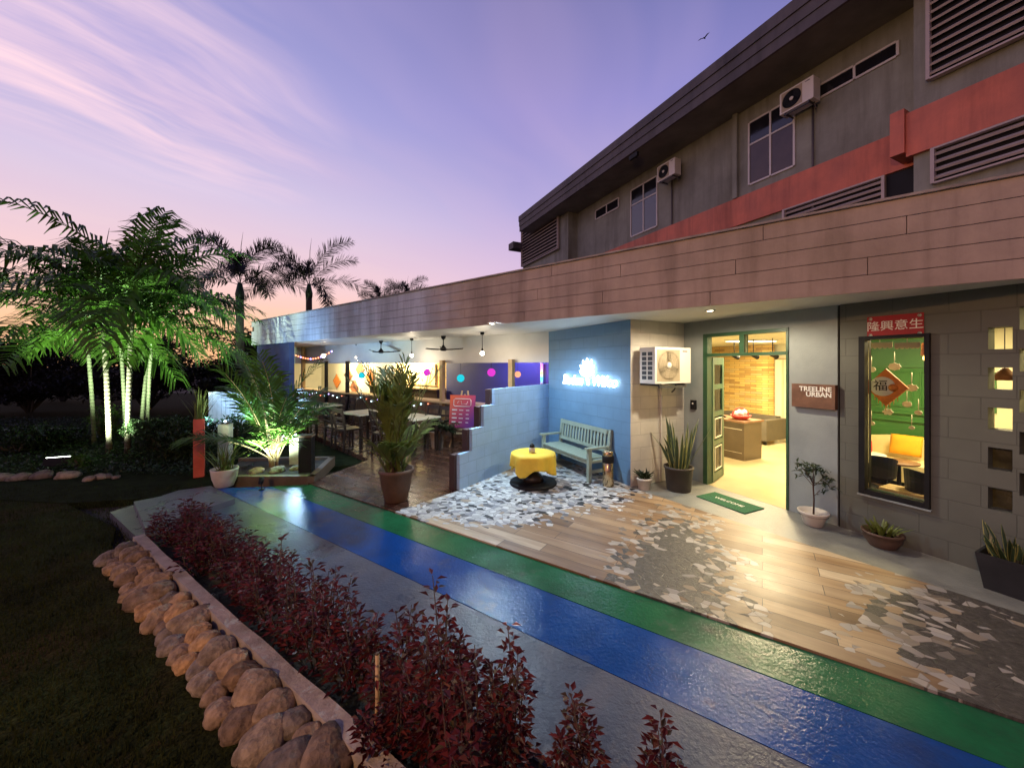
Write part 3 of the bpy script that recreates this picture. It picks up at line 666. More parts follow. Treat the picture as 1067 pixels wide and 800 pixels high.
for z0, z1 in ((.16,.60), (.68,1.06), (1.14,1.50), (1.58,1.90)):
    part(MB().box(DL, st, LW-st, .017, .022, z0, z1), 'pane', M['glass'], dr_o)
    if z0 < 1:
        mb = MB()
        for a, b, c, d in ((st+.03, st+.045, z0+.03, z1-.03), (LW-st-.045, LW-st-.03, z0+.03, z1-.03), (st+.045, LW-st-.045, z0+.03, z0+.045), (st+.045, LW-st-.045, z1-.045, z1-.03)):
            mb.box(DL, a, b, -.002, .016, c, d)
        part(mb, 'muntin', M['creamwall'], dr_o)
part(MB().tube([DL.at(LW-.05,-.002,1.03), DL.at(LW-.05,-.05,1.03), DL.at(LW-.15,-.05,1.03)], .009, 8), 'handle', M['black'], dr_o)
# shop window
wf = MB(); fw = .055
for a, b, c, d in ((wl, wl+fw, WB, WT), (wr-fw*.7, wr, WB, WT), (wl+fw, wr-fw*.7, WT-fw*.7, WT), (wl+fw, wr-fw*.7, WB, WB+fw)):
    wf.box(D_, a+.001, b-.001, -.035, .12, c+.001, d-.001)
win = part(wf, 'shop_window', M['black'], bevel=.003)
part(MB().box(D_, wl+fw, wr-fw*.7, .05, .057, WB+fw, WT-fw), 'pane', M['glass'], win)
part(MB().box(D_, wl-.01, wr+.01, -.042, -.003, WB-.018, WB-.002), 'sill', M['w_grey'], win)

# lobby
PT = Fr(D_.at(1.74,.19,0).xy, D_.at(.95,3.2,0).xy-D_.at(1.74,.19,0).xy, (0,1)); PT.v = Vector((-PT.u.y, PT.u.x))
plen = (D_.at(.95,3.2,0)-D_.at(1.74,.19,0)).length
part(MB().wall(PT, 0, plen, .01, ZC, .08), 'partition_wall', M['creamwall'])
part(MB().wall(Fr(D_.at(.95,3.2,0).xy, AP, A), 0, 2.6, .01, ZC, .08), 'lobby_wall', M['creamwall'])
part(MB().wall(Fr(D_.at(.02,.19,0).xy, D_.at(-4.2,5.2,0).xy-D_.at(.02,.19,0).xy, (1,1)), 0, 6.55, .01, ZC, .02), 'lobby_wall', M['creamwall'])
bk = MB(); xb = D_.u_px(801, 4.95)
bk.wall(D_.shift(0,4.95), -4.6, xb-.25, .01, 2.43, .25)
# rounded end of the stone wall
for i in range(6):
    a0, a1 = math.pi/2*i/6, math.pi/2*(i+1)/6
    q = lambda a: D_.at(xb-.25+.25*math.sin(a), 4.95+.25-.25*math.cos(a), 0)
    p0, p1 = q(a0), q(a1); ua, ub = xb-.25+.39*i/6, xb-.25+.39*(i+1)/6
    bk.face([(p0.x,p0.y,.01), (p1.x,p1.y,.01), (p1.x,p1.y,2.43), (p0.x,p0.y,2.43)], [(ua,.01), (ub,.01), (ub,2.43), (ua,2.43)])
part(bk, 'stone_wall', M['rock_wall'])
part(MB().wall(D_.shift(0,5.4), xb-.6, .95, .01, 2.43, .1), 'rear_wall', M['creamwall'])
lc = MB(); lc.prism([tuple(D_.at(u_,v_,0).xy) for u_, v_ in ((.05,.185), (1.70,.185), (.94,3.2), (.94,5.5), (-4.7,5.5), (-4.7,4.9))], 2.43, 2.47)
part(lc, 'lobby_ceiling', M['creamwall'])
poly('lobby_floor', [D_.at(u_,v_,0).xy for u_, v_ in ((dl,.001), (dr,.001), (dr,.18), (1.73,.2), (.94,3.2), (.94,5.4), (-4.6,5.4), (-4.6,5.0), (dl,.2))], -.15, .014, M['lfloor'])
# dining room
poly('dining_floor', [D_.at(u_,v_,0).xy for u_, v_ in ((1.84,.19), (7.4,.19), (7.4,3.2), (1.05,3.2))], -.15, .10, M['dfloor'])
gw = MB(); gs = D_.u_px(969.5, 3.0)
gw.wall(D_.shift(0,3.05), .9, gs+.25, .1, 2.5, .1); gwall = part(gw, 'green_wall', M['greenwall'])
tr = MB()
for z in (.98, 1.10): tr.box(D_, 1.0, gs+.25, 3.015, 3.049, z, z+.035)
tr.box(D_, 1.0, gs+.25, 3.02, 3.049, 1.86, 1.90)
for k in range(4):
    u0 = 1.05+.42*k
    for a, b, c, d in ((u0,u0+.34,1.22,1.235), (u0,u0+.34,1.78,1.795), (u0,u0+.015,1.235,1.78), (u0+.325,u0+.34,1.235,1.78)): tr.box(D_, a, b, 3.03, 3.049, c, d)
part(tr, 'moulding', M['greenwall'], gwall)
part(MB().wall(D_.shift(0,3.05), gs+.25, 7.4, .1, 2.5, .1), 'dining_wall', M['creamwall'])
part(MB().wall(Fr(D_.at(7.4,.19,0).xy, AP, -A), 0, 2.9, .1, 2.5, .1), 'dining_wall', M['creamwall'])
part(MB().prism([tuple(D_.at(u_,v_,0).xy) for u_, v_ in ((1.80,.19), (7.4,.19), (7.4,3.1), (1.0,3.1))], 2.5, 2.54), 'dining_ceiling', M['creamwall'])

# upper storey
uL = UP.u_px(589); ub = UP.u_px(952)
E1, E2 = -.40, -.40
bandT = H + (HY-138)*UP.at(UP.u_px(939),0,0).y/FPX; bandB = H + (HY-178)*UP.at(UP.u_px(939),0,0).y/FPX
eav = H + (HY-124)*UP.at(UP.u_px(762),0,0).y/FPX
part(MB().wall(UP, uL, 9.5, 3.385, eav, .2), 'upper_wall', M['w_upper'])
ubay = UP.u_px(952, E2)
part(MB().box(UP, ubay, 9.5, E2, -.001, 3.385, eav), 'wall_bay', M['w_upper'])
uLb = UP.u_px(592, E1); uLa = UP.u_px(545, E1)
part(MB().box(UP, uLa, uLb, E1, .2, 3.385, eav), 'wall_bay', M['w_upper'])
part(MB().box(UP, uL+.4, ubay-.06, -.06, -.002, bandB, bandT), 'red_band', M['red'])
part(MB().box(UP, ubay-.06, 9.5, E2-.07, E2-.002, bandB-.0, bandT+.03), 'red_band', M['red'])
part(MB().box(UP, ubay-.22, ubay-.062, E2-.12, -.062, bandB+.06, bandT+.10), 'red_bracket', M['red'])
uP = UP.u_px(768)
part(MB().box(UP, UP.u_px(763,-.09), UP.u_px(763,-.09)+.10, -.09, -.003, bandT+.002, eav), 'pilaster', M['w_upper'])
for px in (701, 848): 
    u = UP.u_px(px); part(MB().tube([UP.at(u,-.035,3.4), UP.at(u,-.035,eav-(.35 if px == 701 else .6))], .02, 8), 'pipe', M['eave'])
# eave: soffit, fascia boards
ev = -1.02
ue0 = UP.u_px(541, ev-.05)
er = part(MB().prism([tuple(UP.at(u_,v_,0).xy) for u_, v_ in ((ue0,ev), (9.5,ev), (9.5,3), (ue0,3))], eav+.002, eav+.05), 'roof', M['eave_s'])
fb = MB()
for k, (z0, z1, o) in enumerate(((0,.2,0), (.205,.40,-.02), (.405,.62,-.045))): fb.box(UP, ue0-.02, 9.5, ev-.03+o, ev+.02, eav+z0, eav+z1)
part(fb, 'eave_fascia', M['eave'], er)
part(MB().box(UP, ue0-.02, 9.5, ev+.02, 3, eav+.45, eav+.62), 'roof_deck', M['eave'], er)
part(MB().box(UP, ue0-.022, ue0+.12, ev+.02, 3, eav+.05, eav+.45), 'gable_fascia', M['eave'], er)
part(MB().box(UP, uLa-.35, uLa+.12, E1-.55, .2, eav-.42, eav-.14), 'ledge', M['eave'])
# louvres
def louvre(F, u0, u1, z0, z1, n, v, ang=35):
    b = MB(); w = (z1-z0)/n*.85
    for i in range(n):
        z = z0 + (z1-z0)*(i+.5)/n
        p, q = F.at(u0, v, z), F.at(u1, v, z)
        b.bar(p, q, w*.8, .03, (F.v.x*-math.sin(R(ang)), F.v.y*-math.sin(R(ang)), math.cos(R(ang))))
    o = part(b, 'louvre', M['louvre'])
    f = MB()
    for a, c, d, e in ((u0-.04,u0,z0-.03,z1+.03), (u1,u1+.04,z0-.03,z1+.03), (u0,u1,z0-.04,z0-.015), (u0,u1,z1+.005,z1+.03)): f.box(F, a, c, v-.05, v+.04, d, e)
    part(f, 'louvre_frame', M['louvre'], o)
    part(MB().box(F, u0, u1, v+.03, v+.045, z0-.02, z1+.02), 'louvre_backing', M['black'], o); return o
zl = lambda px, py, v: UP.uz(px, py, v)[1]
louvre(UP, uLa+.05, UP.u_px(583,E1), zl(545,278,E1), zl(545,240,E1)+.05, 13, E1-.07)
louvre(UP, UP.u_px(970,E2-.07), 8, zl(969,84,E2), zl(969,84,E2)+1.35, 11, E2-.07)
louvre(UP, UP.u_px(976,E2), 9, bandB-.48, bandB-.04, 4, E2-.04)
louvre(UP, UP.u_px(820), UP.u_px(921), bandB-.42, bandB-.04, 4, -.05)
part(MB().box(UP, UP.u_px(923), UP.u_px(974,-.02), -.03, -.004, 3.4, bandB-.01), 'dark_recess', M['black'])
# upper windows
def uwin(px0, px1, y_top, y_bot, cols, transom=None, pm='pane_refl'):
    u0, u1 = UP.u_px(px0), UP.u_px(px1); zt, zb = zl(px0, y_top, 0), zl(px0, y_bot, 0); w = .035
    f = MB(); zs = [zb, zt] if transom is None else [zb, zl(px0, transom, 0), zt]
    us = [u0+(u1-u0)*i/cols for i in range(cols+1)]
    for i, u in enumerate(us): f.box(UP, u-w/2, u+w/2, -.03, -.003, zb, zt)
    for j, z in enumerate(zs):
        for i in range(cols): f.box(UP, us[i]+w/2, us[i+1]-w/2, -.028, -.003, z-w/2, z+w/2)
    o = part(f, 'window', M['winframe'])
    for j in range(len(zs)-1):
        for i in range(cols): part(MB().box(UP, us[i]+w/2, us[i+1]-w/2, -.014, -.006, zs[j]+w/2, zs[j+1]-w/2), 'pane', M['pane_dark' if (j or transom is None) else pm], o)
uwin(658, 685, 199, 247, 2, 215)
uwin(621, 645, 220, 229, 2)
uwin(781, 828, 129, 193, 2, 152, 'pane_brown')
uwin(852, 936, 91, 104, 2, None)
# ------------------------------------------------------------------ objects against the building
RZD = math.atan2(-A.y, -A.x)             # local x runs right along the door wall, local y into it
RZK = math.atan2(AP.y, AP.x)
RZF = math.atan2(-B.y, -B.x)
RZP = math.atan2(-P.y, -P.x)
def rb(name, m, mb, parent, bevel=0): return mb.build(name, m, parent, bevel=bevel)
def rnd(a, b): return random.uniform(a, b)

# neon sign
us = S_.u_px(614.5); zc = H + (HY-397)*S_.at(us,0,0).y/FPX
sg = thing('neon_sign', 'glowing white neon sign with a leafy tree between two words on the blue wall', 'neon sign', (*S_.at(us,-.045,zc).xy, zc))
def neon(name, strokes, r=.009):
    b = MB()
    for s in strokes: b.tube([S_.at(us - x, -.045, zc + z) for x, z in s], r, 6)
    return b.build(name, M['e_neon'], sg, world=True)
def arc(cx, cz, rx, rz, a0, a1, n=9): return [(cx+rx*math.cos(R(a0+(a1-a0)*i/n)), cz+rz*math.sin(R(a0+(a1-a0)*i/n))) for i in range(n+1)]
for word, px in (('Baden', 598.3), ('Wifco', 631)):
    me = text_mesh('word', word, .262, .008, M['e_neon'], shear=.25, offset=-.001)
    u = S_.u_px(px); put_text(me, 'word', S_.at(u,-.045, zc + (0 if px < 610 else .005)), (-A.x,-A.y), sg, world=True)
neon('tree_trunk', [[(0,-.07), (-.015,.0), (-.035,.09)], [(.025,-.07), (.012,.02), (-.01,.09)]], .013)
lv = []
for k, (a, L) in enumerate(((155,.18), (130,.24), (108,.29), (88,.31), (68,.30), (48,.24), (25,.18))):
    d = (math.cos(R(a))*1.25, math.sin(R(a))); o = (-.03, .10); n_ = (-d[1], d[0])
    lv.append([(o[0]+d[0]*L*t + n_[0]*.035*math.sin(math.pi*t), o[1]+d[1]*L*t + n_[1]*.035*math.sin(math.pi*t)) for t in (0,.3,.6,1)])
    lv.append([(o[0]+d[0]*L*t - n_[0]*.03*math.sin(math.pi*t), o[1]+d[1]*L*t - n_[1]*.03*math.sin(math.pi*t)) for t in (0,.3,.6,1)])
neon('tree_leaves', lv, .010)
bk_ = MB()
for x in (-.2, 0, .2): bk_.box(S_, us-x-.01, us-x+.01, -.04, -.001, zc-.01, zc+.01)
bk_.build('standoff', M['black'], sg, world=True)

# bench
bq = Q0 + A*1.14 - AP*.27
bn = thing('garden_bench', 'mint green slatted garden bench against the blue sign wall', 'bench', (bq.x,bq.y,.022), RZD)
L2 = .74
for sx in (-1, 1):
    x = sx*(L2-.03)
    rb('leg', M['bench'], MB().box(LOC, x-.03, x+.03, -.22, -.16, 0, .52), bn, .006)
    rb('leg', M['bench'], MB().obox((x,.20,.40), (1,0,0), (0,1,-.12), (0,.12,1), .03, .026, .41), bn, .006)
    rb('armrest', M['bench'], MB().box(LOC, x-.04, x+.04, -.26, .18, .521, .55), bn, .008)
    rb('side_rail', M['bench'], MB().box(LOC, x-.02, x+.02, -.158, .17, .14, .19).box(LOC, x-.02, x+.02, -.158, .17, .30, .345), bn, .004)
sb = MB()
for i in range(5): sb.box(LOC, -L2+.062, L2-.062, -.235+i*.078, -.235+i*.078+.072, .352, .375)
rb('seat', M['bench'], sb, bn, .006)
rb('seat_apron', M['bench'], MB().box(LOC, -L2+.062, L2-.062, -.205, -.18, .285, .350), bn, .004)
bb = MB(); by = lambda z: .17 + (z-.4)*.13
bb.obox((0,by(.77),.77), (1,0,0), (0,1,-.12), (0,.12,1), L2-.06, .018, .036); bb.obox((0,by(.47),.47), (1,0,0), (0,1,-.12), (0,.12,1), L2-.06, .018, .03)
for i in range(15):
    x = -L2+.12+(2*L2-.24)*i/14; bb.obox((x,by(.62),.62), (1,0,0), (0,1,-.12), (0,.12,1), .024, .009, .13)
rb('backrest', M['bench'], bb, bn, .004)

# table under yellow cloth
tx, ty = .335, 5.93
tb = thing('side_table', 'low round table on a black disc foot below the yellow cloth', 'table', (tx,ty,.022))
rb('table_foot', M['black'], MB().lathe([(.02,0), (.365,0), (.375,.015), (.36,.045), (.05,.055)], 40), tb)
rb('pedestal', M['dwood'], MB().lathe([(.17,.055), (.15,.12), (.06,.2), (.05,.42), (.12,.465)], 24), tb)
rb('tabletop', M['dwood'], MB().lathe([(.01,.466), (.32,.466), (.335,.475), (.335,.488), (.01,.488)], 40), tb)
cl = MB(); cl.smooth = True; n = 96
prof = []
for k in range(n):
    a = 2*math.pi*k/n
    drop = .20 + .11*abs(math.cos(2*(a+.5)))**3 + .012*math.sin(5*a)
    fold = .5+.5*math.sin(8*a + 1.1*math.sin(2*a)) - .25*abs(math.sin(13*a))
    prof.append((a, drop, fold))
rings = []
for j in range(13):
    ring = []
    for a, drop, fold in prof:
        if j < 4: r = .346*j/3*.999+.0005; z = .4945 if j < 3 else .490
        else:
            t = (j-3)/9; r = .348 + .012*min(1,t*4) + t*(.075*fold - .035)*min(1, drop/.22); z = .488 - drop*t
        ring.append((tx+r*math.cos(a), ty+r*math.sin(a), .022+z))
    rings.append(ring)
for j in range(12):
    for k in range(n):
        k2 = (k+1) % n; cl.face([rings[j][k], rings[j][k2], rings[j+1][k2], rings[j+1][k]])
co = cl.build('tablecloth', M['yellow'], merge=True); so = co.modifiers.new('solid', 'SOLIDIFY'); so.thickness = .003; so.offset = 1
tag(co, 'bright yellow cloth draped over the round table by the bench', 'tablecloth')
jr = thing('sugar_jar', 'small cream jar with a dark lid on the yellow tablecloth', 'jar', (tx-.02,ty-.05,.521))
rb('jar_body', M['potwhite'], MB().lathe([(.04,0), (.048,.01), (.048,.07), (.038,.085)], 20), jr)
rb('lid', M['black'], MB().lathe([(.04,.085), (.042,.095), (.034,.125), (.015,.145), (.001,.148)], 20), jr)

# steel bin
bp_ = gp(634.5,507,.022); bi = thing('litter_bin', 'slim brass coloured steel bin with black collar beside the green bench', 'bin', (bp_.x,bp_.y+.05,.022), RZD)
rb('bin_body', M['steel'], MB().lathe([(.08,0), (.085,.005), (.085,.36), (.08,.365)], 28), bi)
rb('collar', M['black'], MB().lathe([(.088,.366), (.09,.37), (.09,.46), (.086,.465)], 28), bi)
rb('lid', M['steel'], MB().lathe([(.08,.466), (.083,.48), (.083,.53), (.07,.548), (.02,.553)], 28), bi)

# air conditioners
def make_ac(name, label, group):
    t = thing(name, label, 'air conditioner', (0,0,0), 0, group)
    w, d, h = .375, .15, .27
    case = rb('casing', M['ac'], MB().box(LOC, -w, w, -d, d, -h, h), t, .012)
    b = MB()
    for i in range(6):
        for j in range(2): b.box(LOC, -w-.004, -w+.001, -.10+j*.115, -.10+j*.115+.085, -.21+i*.071, -.21+i*.071+.055)
    rb('side_vent', M['ac_d'], b, t)
    X, Y, Z = Vector((1,0,0)), Vector((0,0,1)), Vector((0,-1,0)); c = Vector((-.10,-d-.001,0))
    rb('fan_recess', M['acfan'], MB().box(LOC, -.335, .135, -d-.004, -d+.002, -.235, .235), t, .003)
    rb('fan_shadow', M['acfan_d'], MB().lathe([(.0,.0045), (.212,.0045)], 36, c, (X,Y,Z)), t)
    fb_ = MB()
    for k in range(3):
        a = R(30+120*k); pts = []
        for s in range(9):
            a2 = a + R(-46+92*s/8); pts.append((c.x+.2*math.cos(a2), c.y-.007, c.z+.2*math.sin(a2)))
        fb_.face([(c.x+.03*math.cos(a), c.y-.007, c.z+.03*math.sin(a))] + pts)
    rb('fan_blades', M['acfan'], fb_, t)
    gr = MB()
    for r in (.05,.085,.12,.155,.19,.214): gr.tube([(c.x+r*math.cos(2*math.pi*k/32), c.y-.014, c.z+r*math.sin(2*math.pi*k/32)) for k in range(33)], .0022, 4, cap=False)
    for k in range(12): gr.tube([(c.x+.045*math.cos(R(30*k)), c.y-.014, c.z+.045*math.sin(R(30*k))), (c.x+.214*math.cos(R(30*k)), c.y-.014, c.z+.214*math.sin(R(30*k)))], .0018, 4)
    rb('fan_grille', M['acfan'], gr, t)
    rb('hub', M['ac'], MB().lathe([(.0,.02), (.045,.018), (.047,.008)], 20, c, (X,Y,Z)), t)
    rb('maker_mark', M['ac_d'], MB().box(LOC, .20, .30, -d-.002, -d+.001, .205, .222), t)
    rb('bracket', M['ac_d'], MB().box(LOC, -.28, -.25, -d, d+.09, -h-.035, -h-.002).box(LOC, .25, .28, -d, d+.09, -h-.035, -h-.002).box(LOC, -.28, .28, -d-.0, -d+.03, -h-.065, -h-.036), t, .003)
    rb('drain_pipe', M['eave'], MB().tube([(.3,.05,-h), (.3,.09,-h-.12), (.3,.14,-h-.16)], .012, 8), t)
    return t
q = K_.at(.455, -.26, 1.89)
ac = make_ac('air_conditioner', 'cream outdoor air conditioner on the side wall just left of the door', 'outdoor air conditioner units'); ac.location = q; ac.rotation_euler = (0,0,RZK)
for (px, py, lab) in ((697,178.5,'cream air conditioner on the upper wall beside the bluish four-pane window'), (833,102,'cream air conditioner on the upper wall over the tall brown curtained window')):
    u, z = UP.uz(px, py, -.25); r_ = dup(ac, UP.at(u,-.25,z), RZD, lab); r_.scale = (.74,.74,.74)
    for ch in r_.children:
        if ch.name.split('.')[0] in ('fan_shadow','fan_blades','fan_grille'):
            ch.material_slots[0].link = 'OBJECT'; ch.material_slots[0].material = M['black']
dpp = MB(); dpp.tube([K_.at(.62,-.03,1.6), K_.at(.62,-.03,.03)], .016, 8); part(dpp, 'pipe', M['w_cream'])

# door side fittings
u, z = D_.uz(723.5, 421.5); db = thing('door_intercom', 'small black intercom box beside the green door frame', 'intercom', D_.at(u,0,z), RZD)
rb('housing', M['black'], MB().box(LOC, -.045, .045, -.04, -.001, -.075, .075), db, .01); rb('button', M['winframe'], MB().lathe([(.001,.046), (.014,.045), (.016,.038)], 14, (0,0,.02), (Vector((1,0,0)), Vector((0,0,1)), Vector((0,-1,0)))), db)
u, z = D_.uz(849.5, 412.5)
pl = thing('wall_plaque', 'brown wooden plaque reading TREELINE URBAN right of the doorway', 'plaque', D_.at(u,0,z), RZD)
pw = (D_.u_px(872)-D_.u_px(827))/2
rb('board', M['plaque'], MB().box(LOC, -pw, pw, -.065, -.002, -.145, .145), pl, .004)
for i, (tx_, zz, sz) in enumerate((('TREELINE', .085, .080), ('URBAN', .020, .080))):
    put_text(text_mesh('lettering', tx_, sz, .004, M['lettering'], align='RIGHT', offset=.0015), 'lettering', (pw-.03,-.068,zz), (1,0,0), pl)
u, z = D_.uz(932, 339.5); bw = (D_.u_px(962)-D_.u_px(903))/2
bnr = thing('lunar_banner', 'red paper banner with pale Chinese characters above the shop window', 'banner', D_.at(u,0,z), RZD)
rb('paper', M['banner'], MB().box(LOC, -bw, bw, -.010, -.003, -.115, .115), bnr)
put_text(text_mesh('characters', '隆興意生', .112, .002, M['lettering']), 'characters', (0,-.0125,0), (1,0,0), bnr)
db_ = MB()
for sx in (-1,1):
    for sz in (-1,1): db_.lathe([(.0,.0), (.018,.0)], 6, (sx*(bw-.03),-.0115,sz*.09), (Vector((1,0,0)), Vector((0,0,1)), Vector((0,-1,0))))
rb('corner_flower', M['lettering'], db_, bnr)
mt = thing('door_mat', 'dark green WELCOME mat on the concrete in front of the doorway', 'mat', (2.97,5.13,.0125), RZD)
rb('pile', M['matgreen'], MB().box(LOC, -.35, .35, -.2, .2, 0, .012), mt, .003)
put_text(text_mesh('lettering', 'WELCOME', .085, .001, M['lettering']), 'lettering', (0,.0,.0135), (1,0,0), mt, yd=(0,1,0))

# ------------------------------------------------------------------ plants: builders
def blade(mb, base, az, lean, L, w, curve=.3, twist=0):
    d0 = Vector((math.cos(az), math.sin(az), 0)); p = Vector(base); side = Vector((-math.sin(az+twist), math.cos(az+twist), 0)); prev = None; sm = mb.smooth; mb.smooth = True
    n = 5
    for i in range(n+1):
        t = i/n; l = lean + curve*t*t; ww = w*(.55+.45*math.sin(math.pi*min(1,.15+t*.7)))*(1-t**3)**.8/2 + .0006
        a, b = p - side*ww, p + side*ww
        m = p - d0*ww*.35
        if prev:
            mb.face([prev[0], prev[1], m, a], [(0,t-.2),(.5,t-.2),(.5,t),(0,t)]); mb.face([prev[1], prev[2], b, m], [(.5,t-.2),(1,t-.2),(1,t),(.5,t)])
        prev = (a, m, b); p = p + (d0*math.sin(l) + Vector((0,0,1))*math.cos(l))*L/n
    mb.smooth = sm
def leaf(mb, p, d, L, w, up=None, fold=.25):
    d = Vector(d).normalized(); up = Vector(up or (0,0,1)); s = d.cross(up)
    if s.length < 1e-3: s = Vector((1,0,0))
    s.normalize(); n = s.cross(d); p = Vector(p); m = p + d*L*.5 - n*w*fold*.0; e = p + d*L - n*L*.12
    a, b = p + d*L*.42 + s*w/2 + n*w*fold, p + d*L*.42 - s*w/2 + n*w*fold
    mb.face([p, a, e]); mb.face([p, e, b])
def frond(mb, base, az, el, L, droop, nl, ll, lw, start=.16, plum=False, rach=.012, sag=.35, fwd=.65, m_leaf=0, m_stem=1, vee=.25):
    p = Vector(base); N = 12; pts = [p.copy()]; tang = []
    for i in range(N):
        t = i/N; e = el - droop*(t**1.3); d = Vector((math.cos(e)*math.cos(az), math.cos(e)*math.sin(az), math.sin(e)))
        tang.append(d); p = p + d*L/N; pts.append(p.copy())
    tang.append(tang[-1])
    mb.cur = m_stem; mb.tube(pts[:-1], [rach*(1-.8*i/N) for i in range(N)], 4, cap=False); mb.cur = m_leaf
    side0 = Vector((-math.sin(az), math.cos(az), 0))
    for i in range(nl):
        t = start + (1-start)*(i+.3)/nl; f = t*N; k = min(N-1, int(f)); o = pts[k].lerp(pts[k+1], f-k); d = tang[k]; up = side0.cross(d)*-1
        if up.z < 0: up = -up
        size = (math.sin(math.pi*(.12+.80*((t-start)/(1-start))))**.7)
        for sgn in (-1, 1):
            if random.random() < .05: continue
            l = ll*size*rnd(.78,1.15)
            if plum:
                r = rnd(0, 2*math.pi); sd = (side0*math.cos(r) + up*math.sin(r)); v = (sd*.8 + d*fwd).normalized()
            else: v = (side0*sgn*.9 + d*(fwd+rnd(-.16,.16)+.5*max(0,(t-.75))*4*.5) + up*(vee+rnd(-.20,.16))).normalized()
            wv = v.cross(up); wv = wv.normalized() if wv.length > .01 else d
            w = lw*(.6+.4*size)/2
            mid = o + v*l*.55; tip = o + v*l - Vector((0,0,1))*l*sag*rnd(.6,1.2)
            mb.face([o - wv*w*.4, mid - wv*w, mid + wv*w, o + wv*w*.4]); mb.face([mid - wv*w, tip - wv*w*.12, tip + wv*w*.12, mid + wv*w])
def pot_plant(name, label, cat, loc, prof, potm, fill, leafm, fn, rz=0):
    t = thing(name, label, cat, loc, rz)
    b = MB(); b.lathe(prof, 32); rb('pot', M[potm], b, t)
    b = MB(); b.lathe([(.001,fill), (max(r for r, z in prof if abs(z-fill) < .2)*.90, fill)], 24); rb('potting_soil', M['soil'], b, t)
    b = MB(); fn(b); rb('foliage', [M[m] for m in leafm], b, t); return t
def pprof(rb_, rt, h, lip=.012, th=.018): return [(rb_*.98,0), (rb_,.004), (rt,h-.03), (rt+lip,h-.028), (rt+lip,h), (rt-th,h), (rt-th-.004,h-.06), (.001,h-.065)]

# snake plants and others along the wall
def snake(n, h0, h1, w, r, lean=.35):
    def fn(b):
        for i in range(n):
            az = rnd(0, 2*math.pi); rr = r*math.sqrt(rnd(0,1)); blade(b, (rr*math.cos(az), rr*math.sin(az), .0+FILL), az+rnd(-.5,.5), rnd(.03,lean), rnd(h0,h1), w*rnd(.7,1.1), rnd(-.15,.35), rnd(-1.2,1.2))
    return fn
FILL = .30; pot_plant('snake_plant', 'tall striped snake plant in a dark round pot left of the door', 'potted plant', (2.52,5.66,.012), pprof(.17,.20,.36), 'potdark', .30, ['snake'], snake(26,.35,.90,.075,.14,.62))
FILL = .13
def small_fn(b):
    for i in range(40): az = rnd(0,6.28); leaf(b, (rnd(-.05,.05),rnd(-.05,.05),rnd(.14,.2)), (math.cos(az),math.sin(az),rnd(.2,1.6)), rnd(.10,.19), rnd(.03,.05))
pot_plant('small_potted_plant', 'small leafy plant in a pale pot by the corner of the blue wall', 'potted plant', (2.01,5.70,.012), pprof(.085,.105,.17), 'potwhite', .13, ['leaf_d'], small_fn)
def tree_fn(b):
    b.cur = 1; b.tube([(0,0,.1), (.01,.005,.3), (-.004,.0,.46), (.0,0,.60)], [.011,.009,.008,.005], 6)
    br = []
    for k in range(9):
        az = 2*math.pi*k/9+rnd(-.3,.3); e = (math.cos(az)*rnd(.08,.17), math.sin(az)*rnd(.08,.17), rnd(.50,.70)); b.tube([(0,0,rnd(.40,.52)), e], .004, 4); br.append(e)
    b.tube([(0,0,.33), (.09,.02,.40)], .004, 4); br.append((.09,.02,.40)); b.cur = 0
    for e in br + [(0,0,.66)]:
        for i in range(20 if e[2] > .45 else 7): leaf(b, (e[0]+rnd(-.05,.05), e[1]+rnd(-.05,.05), e[2]+rnd(-.05,.05)), (rnd(-1,1),rnd(-1,1),rnd(-.3,1)), rnd(.05,.09), rnd(.018,.028))
FILL = .12; pot_plant('topiary_tree', 'little tree on a bare stem in a white flared pot right of the doorway', 'potted plant', (3.56,4.42,.012), [(.085,0),(.09,.004),(.125,.11),(.15,.145),(.155,.165),(.138,.165),(.11,.13),(.001,.12)], 'potwhite', .121, ['leaf_d','stem'], tree_fn)
def agave_fn(b):
    for i in range(46):
        az = rnd(0,6.28); rr = rnd(0,.11); blade(b, (rr*math.cos(az), rr*math.sin(az), .13), az, rnd(.3,1.0), rnd(.10,.20), rnd(.022,.035), .3)
pot_plant('agave_bowl', 'squat agave in a brown bowl pot with pale rim under the shop window', 'potted plant', (3.86,3.90,.012), [(.10,0),(.11,.01),(.15,.08),(.155,.13),(.168,.135),(.168,.155),(.15,.155),(.14,.12),(.001,.115)], 'terracotta', .118, ['leaf_y'], agave_fn)
FILL = .30
def sq_fn(b): 
    snake(20,.14,.34,.07,.12,.6)(b)
sp_ = thing('snake_plant', 'broad leaved snake plant in a tapered black pot under the lit wall openings', 'potted plant', (4.14,3.12,.012), RZD); sp_.scale = (.9,.9,.88)
b = MB()
for (r0,z0),(r1,z1) in (((.12,0),(.165,.34)),):
    for k in range(4):
        a0, a1 = R(45+90*k), R(135+90*k); s2 = 1.414
        p = lambda r,a,z: (r*s2*math.cos(a), r*s2*math.sin(a), z)
        b.face([p(r0,a0,z0), p(r0,a1,z0), p(r1,a1,z1), p(r1,a0,z1)]); b.face([p(r1,a0,z1), p(r1,a1,z1), p(r1-.02,a1,z1), p(r1-.02,a0,z1)]); b.face([p(r1-.02,a0,z1), p(r1-.02,a1,z1), p(r1-.03,a1,z1-.05), p(r1-.03,a0,z1-.05)])
rb('pot', M['potblack'], b, sp_); rb('potting_soil', M['soil'], MB().box(LOC,-.134,.134,-.134,.134,.27,.292), sp_)
b = MB(); sq_fn(b); rb('foliage', [M['snake']], b, sp_)
pbm = MB()
for i in range(9): pbm.ball((rnd(-.13,.13),rnd(-.13,-.08),.30), rnd(.015,.026), 1, 1, .7, 8, 6)
rb('pebbles', M['potwhite'], pbm, sp_)
